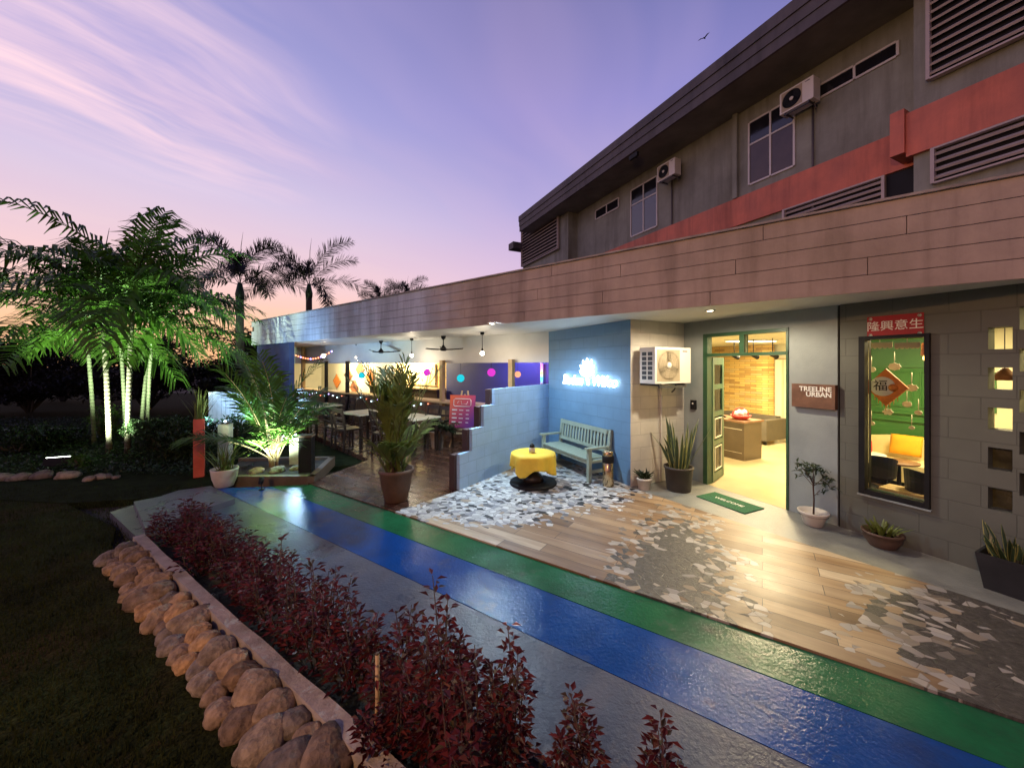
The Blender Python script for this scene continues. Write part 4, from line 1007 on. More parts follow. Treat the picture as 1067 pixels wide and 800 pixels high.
# big palm in terracotta pot at the deck corner
cp_ = gp(408,526,.02)
def cpalm(b):
    for k in range(28):
        az = rnd(0,6.28); el = R(rnd(75,90)) if k < 21 else R(rnd(45,62)); frond(b, (rnd(-.07,.07),rnd(-.07,.07),.40), az, el, rnd(.9,1.66) if el > 1.1 else rnd(.5,.8), rnd(.15,.5), 15, .44, .036, start=.34, rach=.008, sag=.25, fwd=1.7, vee=.3)
    for k in range(60):
        az = rnd(0,6.28); blade(b, (rnd(-.1,.1),rnd(-.1,.1),.38), az, rnd(.2,.8), rnd(.25,.5), .03, .6)
pot_plant('parlour_palm', 'bushy upright palm in a glazed terracotta pot at the corner of the deck', 'potted palm', (cp_.x,cp_.y+.2,.02),
    [(.15,0),(.155,.01),(.205,.22),(.225,.38),(.245,.40),(.245,.44),(.215,.44),(.20,.38),(.001,.375)], 'terracotta', .379, ['leaf_y','stem'], cpalm)
# ------------------------------------------------------------------ deck and bar
for i, (px, py, mt_) in enumerate(((397,366.5,355), (462,357.5+7,350))):
    Y = (ZC-H)*FPX/(HY-mt_); x = (px-CX)/FPX*Y; zb = H+(HY-py)*Y/FPX
    if i == 0:
        fan = thing('ceiling_fan', 'black three-blade ceiling fan nearer the white end of the canopy', 'ceiling fan', (x,Y,zb), 0, 'ceiling fans over the deck')
        rb('rod', M['black'], MB().tube([(0,0,.06), (0,0,ZC-zb-.02)], .012, 8).lathe([(.02,ZC-zb-.09), (.055,ZC-zb-.045), (.06,ZC-zb-.0)], 20), fan)
        rb('motor', M['black'], MB().lathe([(.001,-.045), (.06,-.04), (.085,-.01), (.075,.02), (.035,.07), (.022,.10)], 24), fan)
        for k in range(3):
            a = R(12+120*k); m_ = MB(); m_.smooth = True; pts = []
            for s in range(7):
                t = s/6; r = .07+.46*t; w = .055+.02*math.sin(math.pi*t) - .03*t*t; off = .05*math.sin(math.pi*t*.9); zz = -.01 + .015*t+.02*t*t
                c, s_ = math.cos(a), math.sin(a)
                pts.append([(r*c-(off-w)*s_, r*s_+(off-w)*c, zz+.012), (r*c-(off+w)*s_, r*s_+(off+w)*c, zz-.012)])
            for s in range(6): m_.face([pts[s][0], pts[s][1], pts[s+1][1], pts[s+1][0]])
            o = rb('blade', M['black'], m_, fan); so = o.modifiers.new('solid','SOLIDIFY'); so.thickness = .008
        zb0 = zb
    else: dup(fan, (x,Y,zb0), R(20), 'black three-blade ceiling fan nearer the stepped blue wall')
pend = None
for (px, m_, py, lab) in ((372,358.5,373,'bare bulb on a black cord left of both ceiling fans'), (429,352.5,370,'bare bulb on a black cord between the two ceiling fans'), (502.5,346,366,'bare bulb on a black cord nearest the blue sign wall')):
    Y = (ZC-H)*FPX/(HY-m_); x = (px-CX)/FPX*Y
    if pend is None:
        pend = thing('pendant_bulb', lab, 'pendant light', (x,Y,ZC), 0, 'pendant bulbs over the deck')
        rb('cord', M['black'], MB().lathe([(.045,-.002), (.045,-.05), (.012,-.06)], 16).tube([(0,0,-.05), (0,0,-.36)], .006, 6), pend)
        rb('socket', M['black'], MB().lathe([(.014,-.35), (.02,-.37), (.02,-.42)], 14), pend)
        rb('bulb', M['e_bulb'], MB().ball((0,0,-.455), .045), pend)
    else: dup(pend, (x,Y,ZC), 0, lab)
    lamp('bulb_glow', 'POINT', (x,Y,ZC-.56), 20, (1,.84,.6), .05)
# paper lanterns in the bar
lan = None
for (px, py, c, r, lab) in ((480,394,'cyan',.11,'glowing cyan paper lantern in front of the navy wall'), (512,388,'magenta',.11,'glowing magenta paper lantern in front of the navy wall'), (539.5,390,'amber',.08,'small orange-pink lantern next to the right-hand post'),
        (445,388,'magenta',.11,'glowing magenta paper lantern in front of the floral panel'), (377,391,'cyan',.12,'glowing cyan paper lantern over the diamond wall pictures')):
    u, z = U_.uz(px, py, .9); p = U_.at(u, .9, z)
    t = thing('paper_lantern', lab, 'paper lantern', p, 0, 'paper lanterns in the bar')
    b = MB(); prof = [(max(.03, r*math.cos(R(a))*(1+.03*math.cos(R(a*18)))), r*math.sin(R(a))) for a in range(-78,79,6)]
    b.lathe(prof, 24); rb('shade', M['e_'+c], b, t)
    rb('cord', M['black'], MB().tube([(0,0,r*.95), (0,0,2.53-z)], .004, 5), t)
# diamond pictures on the cream wall
for (px, py, m_, lab) in ((351,397,'orange','bright orange diamond plaque, leftmost on the cream bar wall'), (363,391,'brown','brown diamond plaque half behind the black post'), (375,385,'brown','brown diamond plaque above the cyan lantern'), (369,404,'brown','brown diamond plaque just right of the black post, lowest of the group'), (386,393,'orange','orange-red diamond plaque right of the cyan lantern')):
    u, z = back.uz(px, py, -.03); q = back.at(u, -.03, z)
    t = thing('diamond_plaque', lab, 'wall plaque', q, math.atan2(-B.y,-B.x), 'diamond plaques on the bar wall')
    s = .35
    rb('card', M[m_], MB().obox((0,0,0), (1,0,1), (0,1,0), (-1,0,1), s*.7, .012, s*.7), t)
    rb('border', M['woodpost'], MB().bar((-s,-.014,0),(0,-.014,s),.02,.012,(0,1,0)).bar((0,-.0145,s),(s,-.0145,0),.02,.012,(0,1,0)), t)
# bar counter
bc = thing('bar_counter', 'long bar counter with pale top and dark boarded front under the white bulkhead', 'bar counter', (*U_.at(5,0,0).xy,.02))
cb = MB(); cb.box(U_, .3, 14.8, -.05, .02, .02, .90); cb.build('counter_front', M['boards'], bc, world=True)
cb = MB(); cb.box(U_, .25, 14.8, -.22, .28, .901, .945); cb.build('counter_top', M['pine'], bc, world=True, bevel=.006)
# shelf below the floral panel with a red coral ornament
bs_ = thing('back_shelf', 'pale shelf with dark underside below the lit floral panel', 'shelf', (*U_.at(5,1.9,0).xy,.02))
cb = MB(); cb.box(back, ub0-.6, ub1+1.2, -.50, -.062, 1.04, 1.08); cb.build('shelf_top', M['pine'], bs_, world=True)
cb = MB(); cb.box(back, ub0-.55, ub1+1.15, -.46, -.062, .02, 1.039); cb.build('cabinet', M['dwood'], bs_, world=True)
u = back.u_px(416, -.3); q = back.at(u,-.3,1.08); co_ = thing('coral_ornament', 'red branching coral ornament on the shelf by the floral panel', 'ornament', q)
b = MB(); b.lathe([(.05,0),(.04,.02),(.01,.03)],12)
for k in range(16):
    az, el = rnd(0,6.28), rnd(.2,1.5); e = Vector((math.cos(az)*math.cos(el), math.sin(az)*math.cos(el), math.sin(el))); b.tube([(0,0,.03), e*.14+Vector((0,0,.05)), e*rnd(.22,.30)+Vector((rnd(-.04,.04),rnd(-.04,.04),.06))], [.014,.011,.006], 5)
rb('branches', M['redtable'], b, co_)
# fairy lights along the counter front
fl_ = thing('string_lights', 'string of tiny coloured lights hung along the front of the bar counter', 'string lights', (*U_.at(5,-.08,0).xy,.8))
pts = []; bulbs = []
for i in range(61):
    u = 2.6+ i*.155; z = .80 + .05*math.sin(i*.9) ; pts.append(U_.at(u,-.075,z))
MB().tube(pts, .004, 4).build('wire', M['black'], fl_, world=True)
for i in range(0, 61, 2):
    MB().ball(pts[i]+Vector((0,0,-.015)), .020, n=8, m=6).build('bulb', M['e_'+('led','postlamp','ledp','led','ledr')[(i//2)%5]], fl_, world=True)
fl2 = thing('string_lights', 'string of red and violet lights strung under the far end of the canopy', 'string lights', (*F_.at(-10.3,1.2,0).xy,2.2))
pts = [F_.at(-10.9+.14*i, 1.0+.02*i, 2.25-.18*math.sin(math.pi*i/14)+.1*i/14) for i in range(15)]
MB().tube(pts, .004, 4).build('wire', M['black'], fl2, world=True)
for i in range(15): MB().ball(pts[i]+Vector((0,0,-.02)), .026 if i != 11 else .06, n=8, m=6).build('bulb', M['e_'+('ledr','ledr','ledp','ledr')[i%4]] if i != 11 else M['e_bulb'], fl2, world=True)
# rainbow tube light on the navy wall, near the sign wall
u, z = back.uz(565, 389, -.05)
def rainbow_mat():
    m = bpy.data.materials.new('rainbow_tube'); m.use_nodes = True; t = NT(m.node_tree)
    s = t.n('ShaderNodeSeparateXYZ', Vector=t.n('ShaderNodeTexCoord').outputs['Object'])
    c = t.ramp(t.mapr(s.outputs[2], -.25, .25, 0, 1), [(0,(.2,.3,1)), (.25,(.1,.8,1)), (.5,(1,.75,.2)), (.75,(1,.3,.6)), (1,(.9,.2,1))])
    e = t.n('ShaderNodeEmission', Color=c, Strength=2.6); t.t.links.new(e.outputs[0], t.n('ShaderNodeOutputMaterial').inputs['Surface']); return m
rt = thing('tube_light', 'upright rainbow coloured tube light on the navy wall by the blue corner', 'tube light', back.at(u,-.08,z))
rb('tube', rainbow_mat(), MB().lathe([(.035,-.27), (.035,.27)], 14), rt); rb('end_caps', M['white'], MB().lathe([(.04,.271),(.04,.30)], 14).lathe([(.04,-.30),(.04,-.271)], 14), rt)
lamp('tube_glow', 'POINT', back.at(u,-.35,z), 5, (.9,.25,1), .1)
# deck chairs and tables
def make_chair():
    t = thing('deck_chair', '', 'chair', (0,0,0), 0, 'dark chairs on the deck')
    rb('seat', M['dwood'], MB().box(LOC,-.22,.22,-.22,.22,.42,.46), t, .01)
    for sx in (-1,1):
        rb('leg', M['dwood'], MB().bar((sx*.19,-.19,0),(sx*.19,-.19,.419),.036,.036), t)
        rb('leg', M['dwood'], MB().bar((sx*.19,.23,0),(sx*.19,.20,.46),.036,.036).bar((sx*.19,.20,.46),(sx*.19,.28,.92),.036,.036), t)
    b = MB()
    for z, w in ((.87,.09), (.70,.05), (.58,.04)): b.obox((0,.20+.08*(z-.46)/.46,z), (1,0,0), (0,1,-.17), (0,.17,1), .172, .012, w/2)
    rb('backrest', M['dwood'], b, t, .004); return t
def make_table():
    t = thing('deck_table', '', 'table', (0,0,0), 0, 'pale topped tables on the deck')
    rb('tabletop', M['creamwall'], MB().box(LOC,-.45,.45,-.38,.38,.72,.75), t, .008)
    for sx in (-1,1):
        for sy in (-1,1): rb('leg', M['dwood'], MB().box(LOC, sx*.38-.03, sx*.38+.03, sy*.31-.03, sy*.31+.03, 0, .719), t)
    return t
chair = make_chair(); table = make_table(); first = [True, True]
def place(proto, k, x, y, rz, lab):
    if first[k]:
        first[k] = False; proto.location = (x,y,.02); proto.rotation_euler = (0,0,rz); proto['label'] = lab
    else: dup(proto, (x,y,.02), rz, lab)
tabs = [(-3.55,9.0,'pale topped table in the middle of the deck, left of the potted palm'), (-2.15,8.2,'pale topped table behind the potted palm'), (-5.4,10.6,'pale topped table at the far left of the deck')]
for x, y, lab in tabs: place(table, 1, x, y, RZF, lab)
fx, fy = Vector((math.cos(RZF), math.sin(RZF))), Vector((-math.sin(RZF), math.cos(RZF)))
nm = ('middle deck table', 'deck table behind the potted palm', 'far left deck table')
for (x, y, _), tn in zip(tabs, nm):
    for a, s, w in ((-.24,-1,'near left'), (.24,-1,'near right'), (-.24,1,'far left'), (.24,1,'far right')):
        q = Vector((x,y)) + fx*a*1.05 + fy*s*.52
        place(chair, 0, q.x, q.y, RZF + (math.pi if s < 0 else 0) + rnd(-.15,.15), 'dark wooden chair on the %s side of the %s' % (w, tn))
# menu easel
eq = gp(482,466,.02); ez = thing('menu_easel', 'orange and purple menu board on a pale wooden easel on the deck', 'menu board', (eq.x,eq.y,.02), R(-16))
def board_mat():
    m = bpy.data.materials.new('menu_print'); m.use_nodes = True; t = NT(m.node_tree); s = t.n('ShaderNodeSeparateXYZ', Vector=t.n('ShaderNodeTexCoord').outputs['Generated'])
    f = t.math('ADD', t.math('MULTIPLY', s.outputs[0], .6), t.math('MULTIPLY', t.math('SUBTRACT', 1.0, s.outputs[2]), .5))
    c = t.ramp(f, [(.1,(.75,.13,.05)), (.55,(.42,.05,.10)), (.95,(.13,.03,.20))]); b = t.n('ShaderNodeBsdfPrincipled', Base_Color=c, Roughness=.4)
    t.t.links.new(b.outputs[0], t.n('ShaderNodeOutputMaterial').inputs['Surface']); return m
tl = .12
rb('board', board_mat(), MB().obox((0,-.02,.82), (1,0,0), (0,1,-tl), (0,tl,1), .31, .012, .37), ez, .006)
def bpnt(x, z): return (x, -.02 + tl*(z-.82) - .020, z)
lt = MB(); fr_ = [bpnt(x*.21, 1.02+z*.085) for x, z in ((-1,-.7),(-.85,-1),(.85,-1),(1,-.7),(1,.7),(.85,1),(-.85,1),(-1,.7),(-1,-.7))]
lt.tube(fr_, .008, 5); lt.tube([bpnt(-.12,1.0), bpnt(-.10,1.05), bpnt(-.02,1.05), bpnt(-.02,.99), bpnt(.11,.99), bpnt(.13,1.05)], .006, 5)
for r, z in enumerate((.84,.75,.66,.57)):
    for i in range(3):
        x = -.24 + i*.17; w = (.12,.10,.08)[i]*(.8 if r % 2 else 1)
        lt.box(LOC, x, x+w, bpnt(0,z)[1]-.002, bpnt(0,z)[1]+.004, z, z+(.028 if i == 0 else .018))
rb('lettering', M['lettering'], lt, ez)
for sx in (-1,1): rb('leg', M['pine'], MB().bar((sx*.30,-.06,0),(sx*.20,.05,.46),.035,.02,(0,1,0)).bar((sx*.20,.055,.46),(sx*.07,.14,1.28),.035,.02,(0,1,0)), ez)
rb('leg', M['pine'], MB().bar((0,.45,0),(0,.13,1.2),.03,.02,(0,1,0)), ez)
rb('crossbar', M['pine'], MB().box(LOC,-.30,.30,-.055,-.005,.40,.44).box(LOC,-.24,.24,-.01,.02,.30,.33), ez)
eq = gp(458,467,.02)
def er_fn(b):
    for k in range(16): frond(b, (0,0,.36), rnd(0,6.28), R(rnd(15,75)), rnd(.4,.72), rnd(.6,1.4), 14, .20, .03, rach=.006, vee=.1)
pot_plant('potted_fern', 'dark drooping fern in a white pot beside the menu easel', 'potted plant', (eq.x-.05,eq.y,.02), pprof(.12,.17,.40), 'potwhite', .335, ['leaf_d','stem'], er_fn)

# ------------------------------------------------------------------ lobby things seen through the door
rc = thing('reception_counter', 'dark reception counter with pink-lit top inside the lobby', 'counter', (*D_.at(-.9,2.2,0).xy,.014), RZD)
rb('counter_front', M['counter'], MB().box(LOC,-.75,.70,-.28,.28,0,.74), rc, .01); rb('counter_top', M['wood'], MB().box(LOC,-.79,.73,-.32,.32,.741,.775), rc, .006)
rb('kick_line', M['potwhite'], MB().box(LOC,-.7,.66,-.284,-.281,.60,.612).box(LOC,-.7,.66,-.284,-.281,.14,.147), rc)
q = D_.at(-.42,2.15,.789); og = thing('gift_hamper', 'red and white gift hamper on the lobby reception counter', 'hamper', q)
rb('basket', M['redtable'], MB().lathe([(.10,0),(.17,.06),(.19,.09),(.17,.09),(.09,.02)], 20), og); rb('handle', M['redtable'], MB().tube([(.16*math.cos(R(a)),0,.08+.16*math.sin(R(a))) for a in range(0,181,15)], .014, 6), og)
b = MB()
for k in range(9): b.ball((rnd(-.1,.1),rnd(-.1,.1),.11+rnd(0,.05)), rnd(.035,.055), n=9, m=6)
rb('wrapped_gifts', M['white'], b, og)
u = D_.u_px(786, 3.9); so_ = thing('lobby_sofa', 'dark grey leather sofa against the stone wall inside the lobby', 'sofa', (*D_.at(u-.35,4.2,0).xy,.014), RZD)
rb('seat', M['gsofa'], MB().box(LOC,-.8,.55,-.42,.30,.10,.40), so_, .05); rb('backrest', M['gsofa'], MB().box(LOC,-.8,.55,.22,.42,.40,.62), so_, .04)
rb('armrest', M['gsofa'], MB().box(LOC,.551,.70,-.42,.42,.10,.58), so_, .04)
for sx in (-.7,.62): rb('foot', M['black'], MB().box(LOC,sx-.03,sx+.03,-.36,-.30,0,.10), so_)
spt = None
for (px, lab) in ((765,'leftmost of three black spotlights on the lobby ceiling'), (785,'middle one of three black spotlights on the lobby ceiling'), (805,'rightmost of three black spotlights on the lobby ceiling')):
    v = 2.6; u = D_.u_px(px, v); q = D_.at(u,v,2.43)
    if spt is None:
        spt = thing('track_spotlight', lab, 'spotlight', q, RZD, 'spotlights on the lobby ceiling')
        rb('stem', M['black'], MB().tube([(0,0,0), (0,0,-.30)], .009, 6), spt)
        rb('can', M['black'], MB().tube([(-.02,-.05,-.30), (.03,.10,-.38)], [.042,.045], 14), spt)
    else: dup(spt, q, RZD, lab)
    lamp('spot_beam', 'SPOT', D_.at(u+.05,v+.12,2.04), 75, (1,.78,.36), .04, target=D_.at(u-.1,4.95,1.75), spot=75, blend=.7)
for px, lab in ((770,'lit ceiling panel behind the left transom pane'), (795,'lit ceiling panel behind the right transom pane')):
    Y = .53*FPX/26; x = (px-CX)/FPX*Y
    t = thing('ceiling_light', lab, 'ceiling light', (x,Y,2.43), RZD, 'lit panels on the lobby ceiling')
    rb('housing', M['white'], MB().box(LOC,-.17,.17,-.24,.24,-.035,0), t); rb('diffuser', M['e_panel'], MB().box(LOC,-.15,.15,-.22,.22,-.04,-.0355), t)
pd = thing('white_curtain', 'tall cream curtain panel at the back of the lobby', 'curtain', (*D_.at(xb+.55,5.3,0).xy,.014), RZD)
b = MB(); b.smooth = True; N = 60
for i in range(N):
    x0, x1 = -.75+1.5*i/N, -.75+1.5*(i+1)/N; y0, y1 = .03*math.sin(x0*24), .03*math.sin(x1*24); b.face([(x0,y0,.02),(x1,y1,.02),(x1,y1,2.02),(x0,y0,2.02)])
b.build('cloth', M['creamwall'], pd, merge=True); rb('rail', M['woodpost'], MB().tube([(-.8,0,2.04),(.8,0,2.04)], .015, 8), pd)

# ------------------------------------------------------------------ dining room things seen through the window
u0 = D_.u_px(898, 2.5); u1 = D_.u_px(972, 2.5)
sf = thing('cream_sofa', 'long cream sofa with rounded back behind the shop window', 'sofa', (*D_.at((u0+u1)/2+.1,2.45,0).xy,.10), RZD)
rb('seat', M['sofa'], MB().box(LOC,-.95,.85,-.35,.28,.10,.36), sf, .05)
b = MB(); b.smooth = False
pp = [(-.95,.30)] + [(-.95+.9*(1-math.cos(R(a))), .30+.38*math.sin(R(a))) for a in range(15,91,15)] + [(.85,.68),(.85,.30)]
b.face([(x,.20,z) for x,z in pp]); b.face([(x,.38,z) for x,z in reversed(pp)])
for i in range(len(pp)): p, q = pp[i], pp[(i+1)%len(pp)]; b.face([(p[0],.20,p[1]),(p[0],.38,p[1]),(q[0],.38,q[1]),(q[0],.20,q[1])])
rb('backrest', M['sofa'], b, sf, .02)
u, z = D_.uz(937, 465, 2.3)
cu_ = MB(); cu_.smooth = True; n = 10
def cz(x, y, s): return s*.06*((1-(abs(x))**2.6)*(1-(abs(y))**2.6))**.6
for s in (-1,1):
    for i in range(n):
        for j in range(n):
            a, b_ = -1+2*i/n, -1+2*j/n; c_, d_ = a+2/n, b_+2/n; P4 = [(a,b_),(c_,b_),(c_,d_),(a,d_)]
            if s > 0: P4.reverse()
            cu_.face([(x*.21, cz(x,y,s)+.04*y, y*.17) for x,y in P4])
cu = thing('orange_cushion', 'bright orange cushion leaning on the cream sofa', 'cushion', D_.at(u,2.52,z), RZD); cu.scale = (.86,.86,.86); o = cu_.build('cover', M['cushion'], cu, merge=True)
def dchair(lab, u, v, rz):
    t = thing('dining_chair', lab, 'chair', (*D_.at(u,v,0).xy,.10), rz, 'black chairs in the dining room'); t.scale = (.74,.74,.80)
    b = MB(); N = 14
    for i in range(N):
        a0, a1 = R(-15+210*i/N), R(-15+210*(i+1)/N); f = lambda a, r, z: (r*math.cos(a), r*math.sin(a), z); h0, h1 = .60+.14*math.sin(max(0,a0))**.5 if 0 < a0 < math.pi else .60, .60+.14*math.sin(max(0,a1))**.5 if 0 < a1 < math.pi else .60
        b.face([f(a0,.24,.40), f(a1,.24,.40), f(a1,.26,h1), f(a0,.26,h0)]); b.face([f(a1,.21,.40), f(a0,.21,.40), f(a0,.23,h0), f(a1,.23,h1)]); b.face([f(a0,.26,h0), f(a1,.26,h1), f(a1,.23,h1), f(a0,.23,h0)])
    rb('backrest', M['black'], b, t); rb('seat', M['black'], MB().lathe([(.001,.34),(.20,.34),(.235,.37),(.235,.40),(.20,.42),(.001,.42)], 20), t)
    for k in range(4): a = R(45+90*k); rb('leg', M['black'], MB().tube([(.15*math.cos(a),.15*math.sin(a),.34),(.22*math.cos(a),.22*math.sin(a),0)], .014, 6), t)
    return t
dchair('black tub chair left of the round table behind the shop window', D_.u_px(915,1.35), 1.35, RZD+R(200))
dchair('black tub chair in the lower right corner of the shop window', D_.u_px(966,.85), .85, RZD+R(150))
def rtable(lab, u, v, r, h, m_):
    t = thing('round_table', lab, 'table', (*D_.at(u,v,0).xy,.10), RZD, 'tables in the dining room')
    rb('tabletop', M[m_], MB().lathe([(.001,h-.025),(r,h-.025),(r+.004,h-.01),(r,h),(.001,h)], 28), t); rb('pedestal', M['black'], MB().lathe([(.16,0),(.16,.015),(.025,.03),(.02,h-.03),(.08,h-.026)], 16), t); return t
rtable('dark round table with slim black column in front of the cream sofa', D_.u_px(935,1.5), 1.55, .20, .50, 'wood')
rtable('white clothed round table at the left edge of the shop window', D_.u_px(902,1.9), 1.85, .24, .48, 'white')
u = D_.u_px(902,1.85); vs_ = thing('red_vase', 'tall red vase standing on the white clothed dining table', 'vase', D_.at(u,1.85,.58)); rb('body', M['redtable'], MB().lathe([(.05,0),(.075,.05),(.07,.18),(.035,.26),(.03,.32),(.045,.34)], 20), vs_); rb('rim', M['redtable'], MB().lathe([(.045,.341),(.05,.35),(.03,.352)], 20), vs_)
st_ = thing('wooden_stool', 'low wooden slatted stool just inside the shop window', 'stool', (*D_.at(D_.u_px(944,.72),.72,0).xy,.10), RZD)
rb('seat', M['pine'], MB().box(LOC,-.20,.22,-.12,-.03,.30,.33).box(LOC,-.20,.22,-.02,.07,.30,.33).box(LOC,-.20,.22,.08,.16,.30,.33), st_, .004)
for sx in (-.17,.19):
    for sy in (-.09,.13): rb('leg', M['pine'], MB().box(LOC,sx-.02,sx+.02,sy-.02,sy+.02,0,.299), st_)
rb('stretcher', M['pine'], MB().box(LOC,-.149,.169,-.1,-.08,.08,.11), st_)
# hanging paper ornaments
k = 0
for (px, py, r, pts_, lab) in ((908,385,.045,0,'cream paper disc hanging high at the left of the shop window'), (932,382,.065,8,'cream paper star above the orange diamond ornament'), (950,404,.06,8,'cream paper snowflake right of the orange diamond ornament'),
        (945,421,.045,0,'cream paper disc below the snowflake at the right of the diamond'), (925,429,.055,6,'cream paper blossom right under the orange diamond ornament'), (957,430,.035,0,'small cream paper disc near the right frame of the shop window'),
        (908,441,.035,0,'small cream paper disc low at the left of the shop window'), (950,445.5,.028,0,'tiny cream paper disc just above the sofa back')):
    v = 1.1; u, z = D_.uz(px, py, v); t = thing('paper_ornament', lab, 'paper ornament', D_.at(u,v,z), RZD, 'paper ornaments hanging in the dining room')
    n = 24; b = MB(); rr = [r*(1 if not pts_ else (.72+.28*abs(math.cos(math.pi*pts_*i/n)))) for i in range(n)]
    o = [(rr[i]*math.cos(2*math.pi*i/n), rr[i]*math.sin(2*math.pi*i/n)*.8) for i in range(n)]
    b.face([(x,-.004,z_) for x,z_ in o]); b.face([(x,.004,z_) for x,z_ in reversed(o)])
    for i in range(n): p, q = o[i], o[(i+1)%n]; b.face([(p[0],-.004,p[1]),(p[0],.004,p[1]),(q[0],.004,q[1]),(q[0],-.004,q[1])])
    rb('card', M['potwhite'], b, t); rb('string', M['potwhite'], MB().tube([(0,0,r*.8),(0,0,min(2.48-z, r*.8+.14))], .004, 4), t)
for px0, px1, lab in ((904,930,'cream scalloped paper cloud at the top left of the shop window'), (932,959,'cream scalloped paper cloud at the top right of the shop window')):
    v = .5; ua, ub_ = D_.u_px(px0,v), D_.u_px(px1,v); z = D_.uz((px0+px1)/2, 360, v)[1]; t = thing('paper_cloud', lab, 'paper cloud', D_.at((ua+ub_)/2,v,z), RZD, 'paper clouds in the shop window')
    w = (ub_-ua)/2; top = [(-w,.035),(w,.035)]; bot = [(w-2*w*i/24, -.02-.018*abs(math.sin(math.pi*i/24*5))) for i in range(25)]; o = top[::-1][::-1] + bot
    b = MB(); b.face([(x,-.004,z_) for x,z_ in reversed(o)]); b.face([(x,.004,z_) for x,z_ in o]); 
    for i in range(len(o)): p, q = o[i], o[(i+1)%len(o)]; b.face([(p[0],-.004,p[1]),(q[0],-.004,q[1]),(q[0],.004,q[1]),(p[0],.004,p[1])])
    rb('card', M['sofa'], b, t); rb('string', M['potwhite'], MB().tube([(0,0,.035),(0,0,2.49-z)], .003, 4), t)
v = .42; u, z = D_.uz(923.5, 403.5, v); dw = D_.u_px(946,v)-D_.u_px(901,v); dh = H+(HY-384)*D_.at(u,v,0).y/FPX - z
dm = thing('diamond_ornament', 'orange diamond new year ornament with a white disc in the shop window', 'ornament', D_.at(u,v,z), RZD)
b = MB(); o = [(-dw/2,0),(0,-dh),(dw/2,0),(0,dh)]
b.face([(x,-.012,z_) for x,z_ in o]); b.face([(x,.012,z_) for x,z_ in reversed(o)])
for i in range(4): p, q = o[i], o[(i+1)%4]; b.face([(p[0],-.012,p[1]),(p[0],.012,p[1]),(q[0],.012,q[1]),(q[0],-.012,q[1])])
rb('card', M['orange'], b, dm)
ax = (Vector((1,0,0)), Vector((0,0,1)), Vector((0,-1,0)))
rb('disc', M['white'], MB().lathe([(.001,.018),(dh*.50,.017),(dh*.52,.012)], 28, (-.03,0,.01), ax), dm)
put_text(text_mesh('character', '福', dh*.62, .001, M['black']), 'character', (-.045,-.020,.012), (1,0,0), dm)
b = MB(); b.lathe([(.001,.023),(dh*.2,.022)], 14, (dh*.30,0,0), ax); rb('flower', M['orange'], b, dm)
b = MB()
for i in range(7): x = -.10+.033*i; b.tube([(x,-.005,-dh+abs(x)*dh/(dw/2)), (x,-.005,-dh+abs(x)*dh/(dw/2)-.05)], .003, 4)
rb('tassels', M['orange'], b, dm)
v = .55; u, z = D_.uz(966, 373, v); sc = thing('amber_sconce', 'glowing amber lamp at the right edge of the shop window', 'lamp', D_.at(u,v,z), RZD)
rb('shade', M['orange'], MB().lathe([(.05,.03),(.04,.16),(.038,.17)], 18), sc); rb('bulb', M['e_sconce'], MB().ball((0,0,.0), .035), sc); rb('cord', M['black'], MB().tube([(0,0,.17),(0,0,2.49-z)], .005, 5), sc)
# conical lampshade behind the second breeze opening
q = D_.at(D_.u_px(1047,.5),.5,1.80); cs = thing('cone_lamp', 'brown cone lampshade seen through the lit wall opening', 'lamp', q, RZD)
rb('shade', M['brown'], MB().lathe([(.10,-.05),(.02,.07),(.018,.07),(.095,-.05)], 20), cs); rb('cord', M['black'], MB().tube([(0,0,.07),(0,0,.68)], .004, 5), cs)
# ------------------------------------------------------------------ garden
from mathutils import noise
def rock(label, loc, sx, sy, sz, m, rz, seed, group, name='garden_stone', flat=.0):
    b = MB(); b.smooth = True; b.ball((0,0,0), 1, n=22, m=13)
    o = Vector((seed*3.7, seed*1.9, seed*.7))
    for i, v in enumerate(b.v):
        p = Vector(v); d = 1 + .26*noise.noise(p*1.0+o) + .12*noise.noise(p*2.1+o) + .035*noise.noise(p*6+o)
        q = p*d; b.v[i] = (q.x*sx, q.y*sy, q.z*sz)
    t = b.build(name, M[m]); t.location = loc; t.rotation_euler = (rnd(-.25,.25), rnd(-.25,.25), rz)
    return tag(t, label, 'stone', group)
ORD = ['first','second','third','fourth','fifth','sixth','seventh','eighth','ninth','tenth','eleventh','twelfth','thirteenth','fourteenth','fifteenth','sixteenth','seventeenth','eighteenth','nineteenth','twentieth','twenty-first','twenty-second','twenty-third','twenty-fourth']
random.seed(21)
def srow(n0, p0, p1, smin, smax, z, lab, group, step=1.5):
    p = p0; k = 0
    while p < p1 and k < 24:
        s = rnd(smin, smax); q = W(p + s, n0 + rnd(-.03,.03))
        ms = random.choice(['rock','rock2','rock3','rock'])
        rock(lab % ORD[k], (q.x,q.y,z+s*.25), s*rnd(.95,1.18), s*rnd(.85,1.0), s*rnd(.62,.85), ms, rnd(0,3.1), p*7+n0*31, group)
        p += s*step*rnd(1.05,1.3); k += 1
srow(.99, 1.35, 5.5, .075, .125, -.03, 'rounded stone against the concrete kerb, %s from the near end', 'stones heaped along the kerb')
srow(.87, 1.45, 5.4, .065, .13, -.075, 'rounded stone on the grass side of the heap, %s from the near end', 'stones heaped along the kerb')
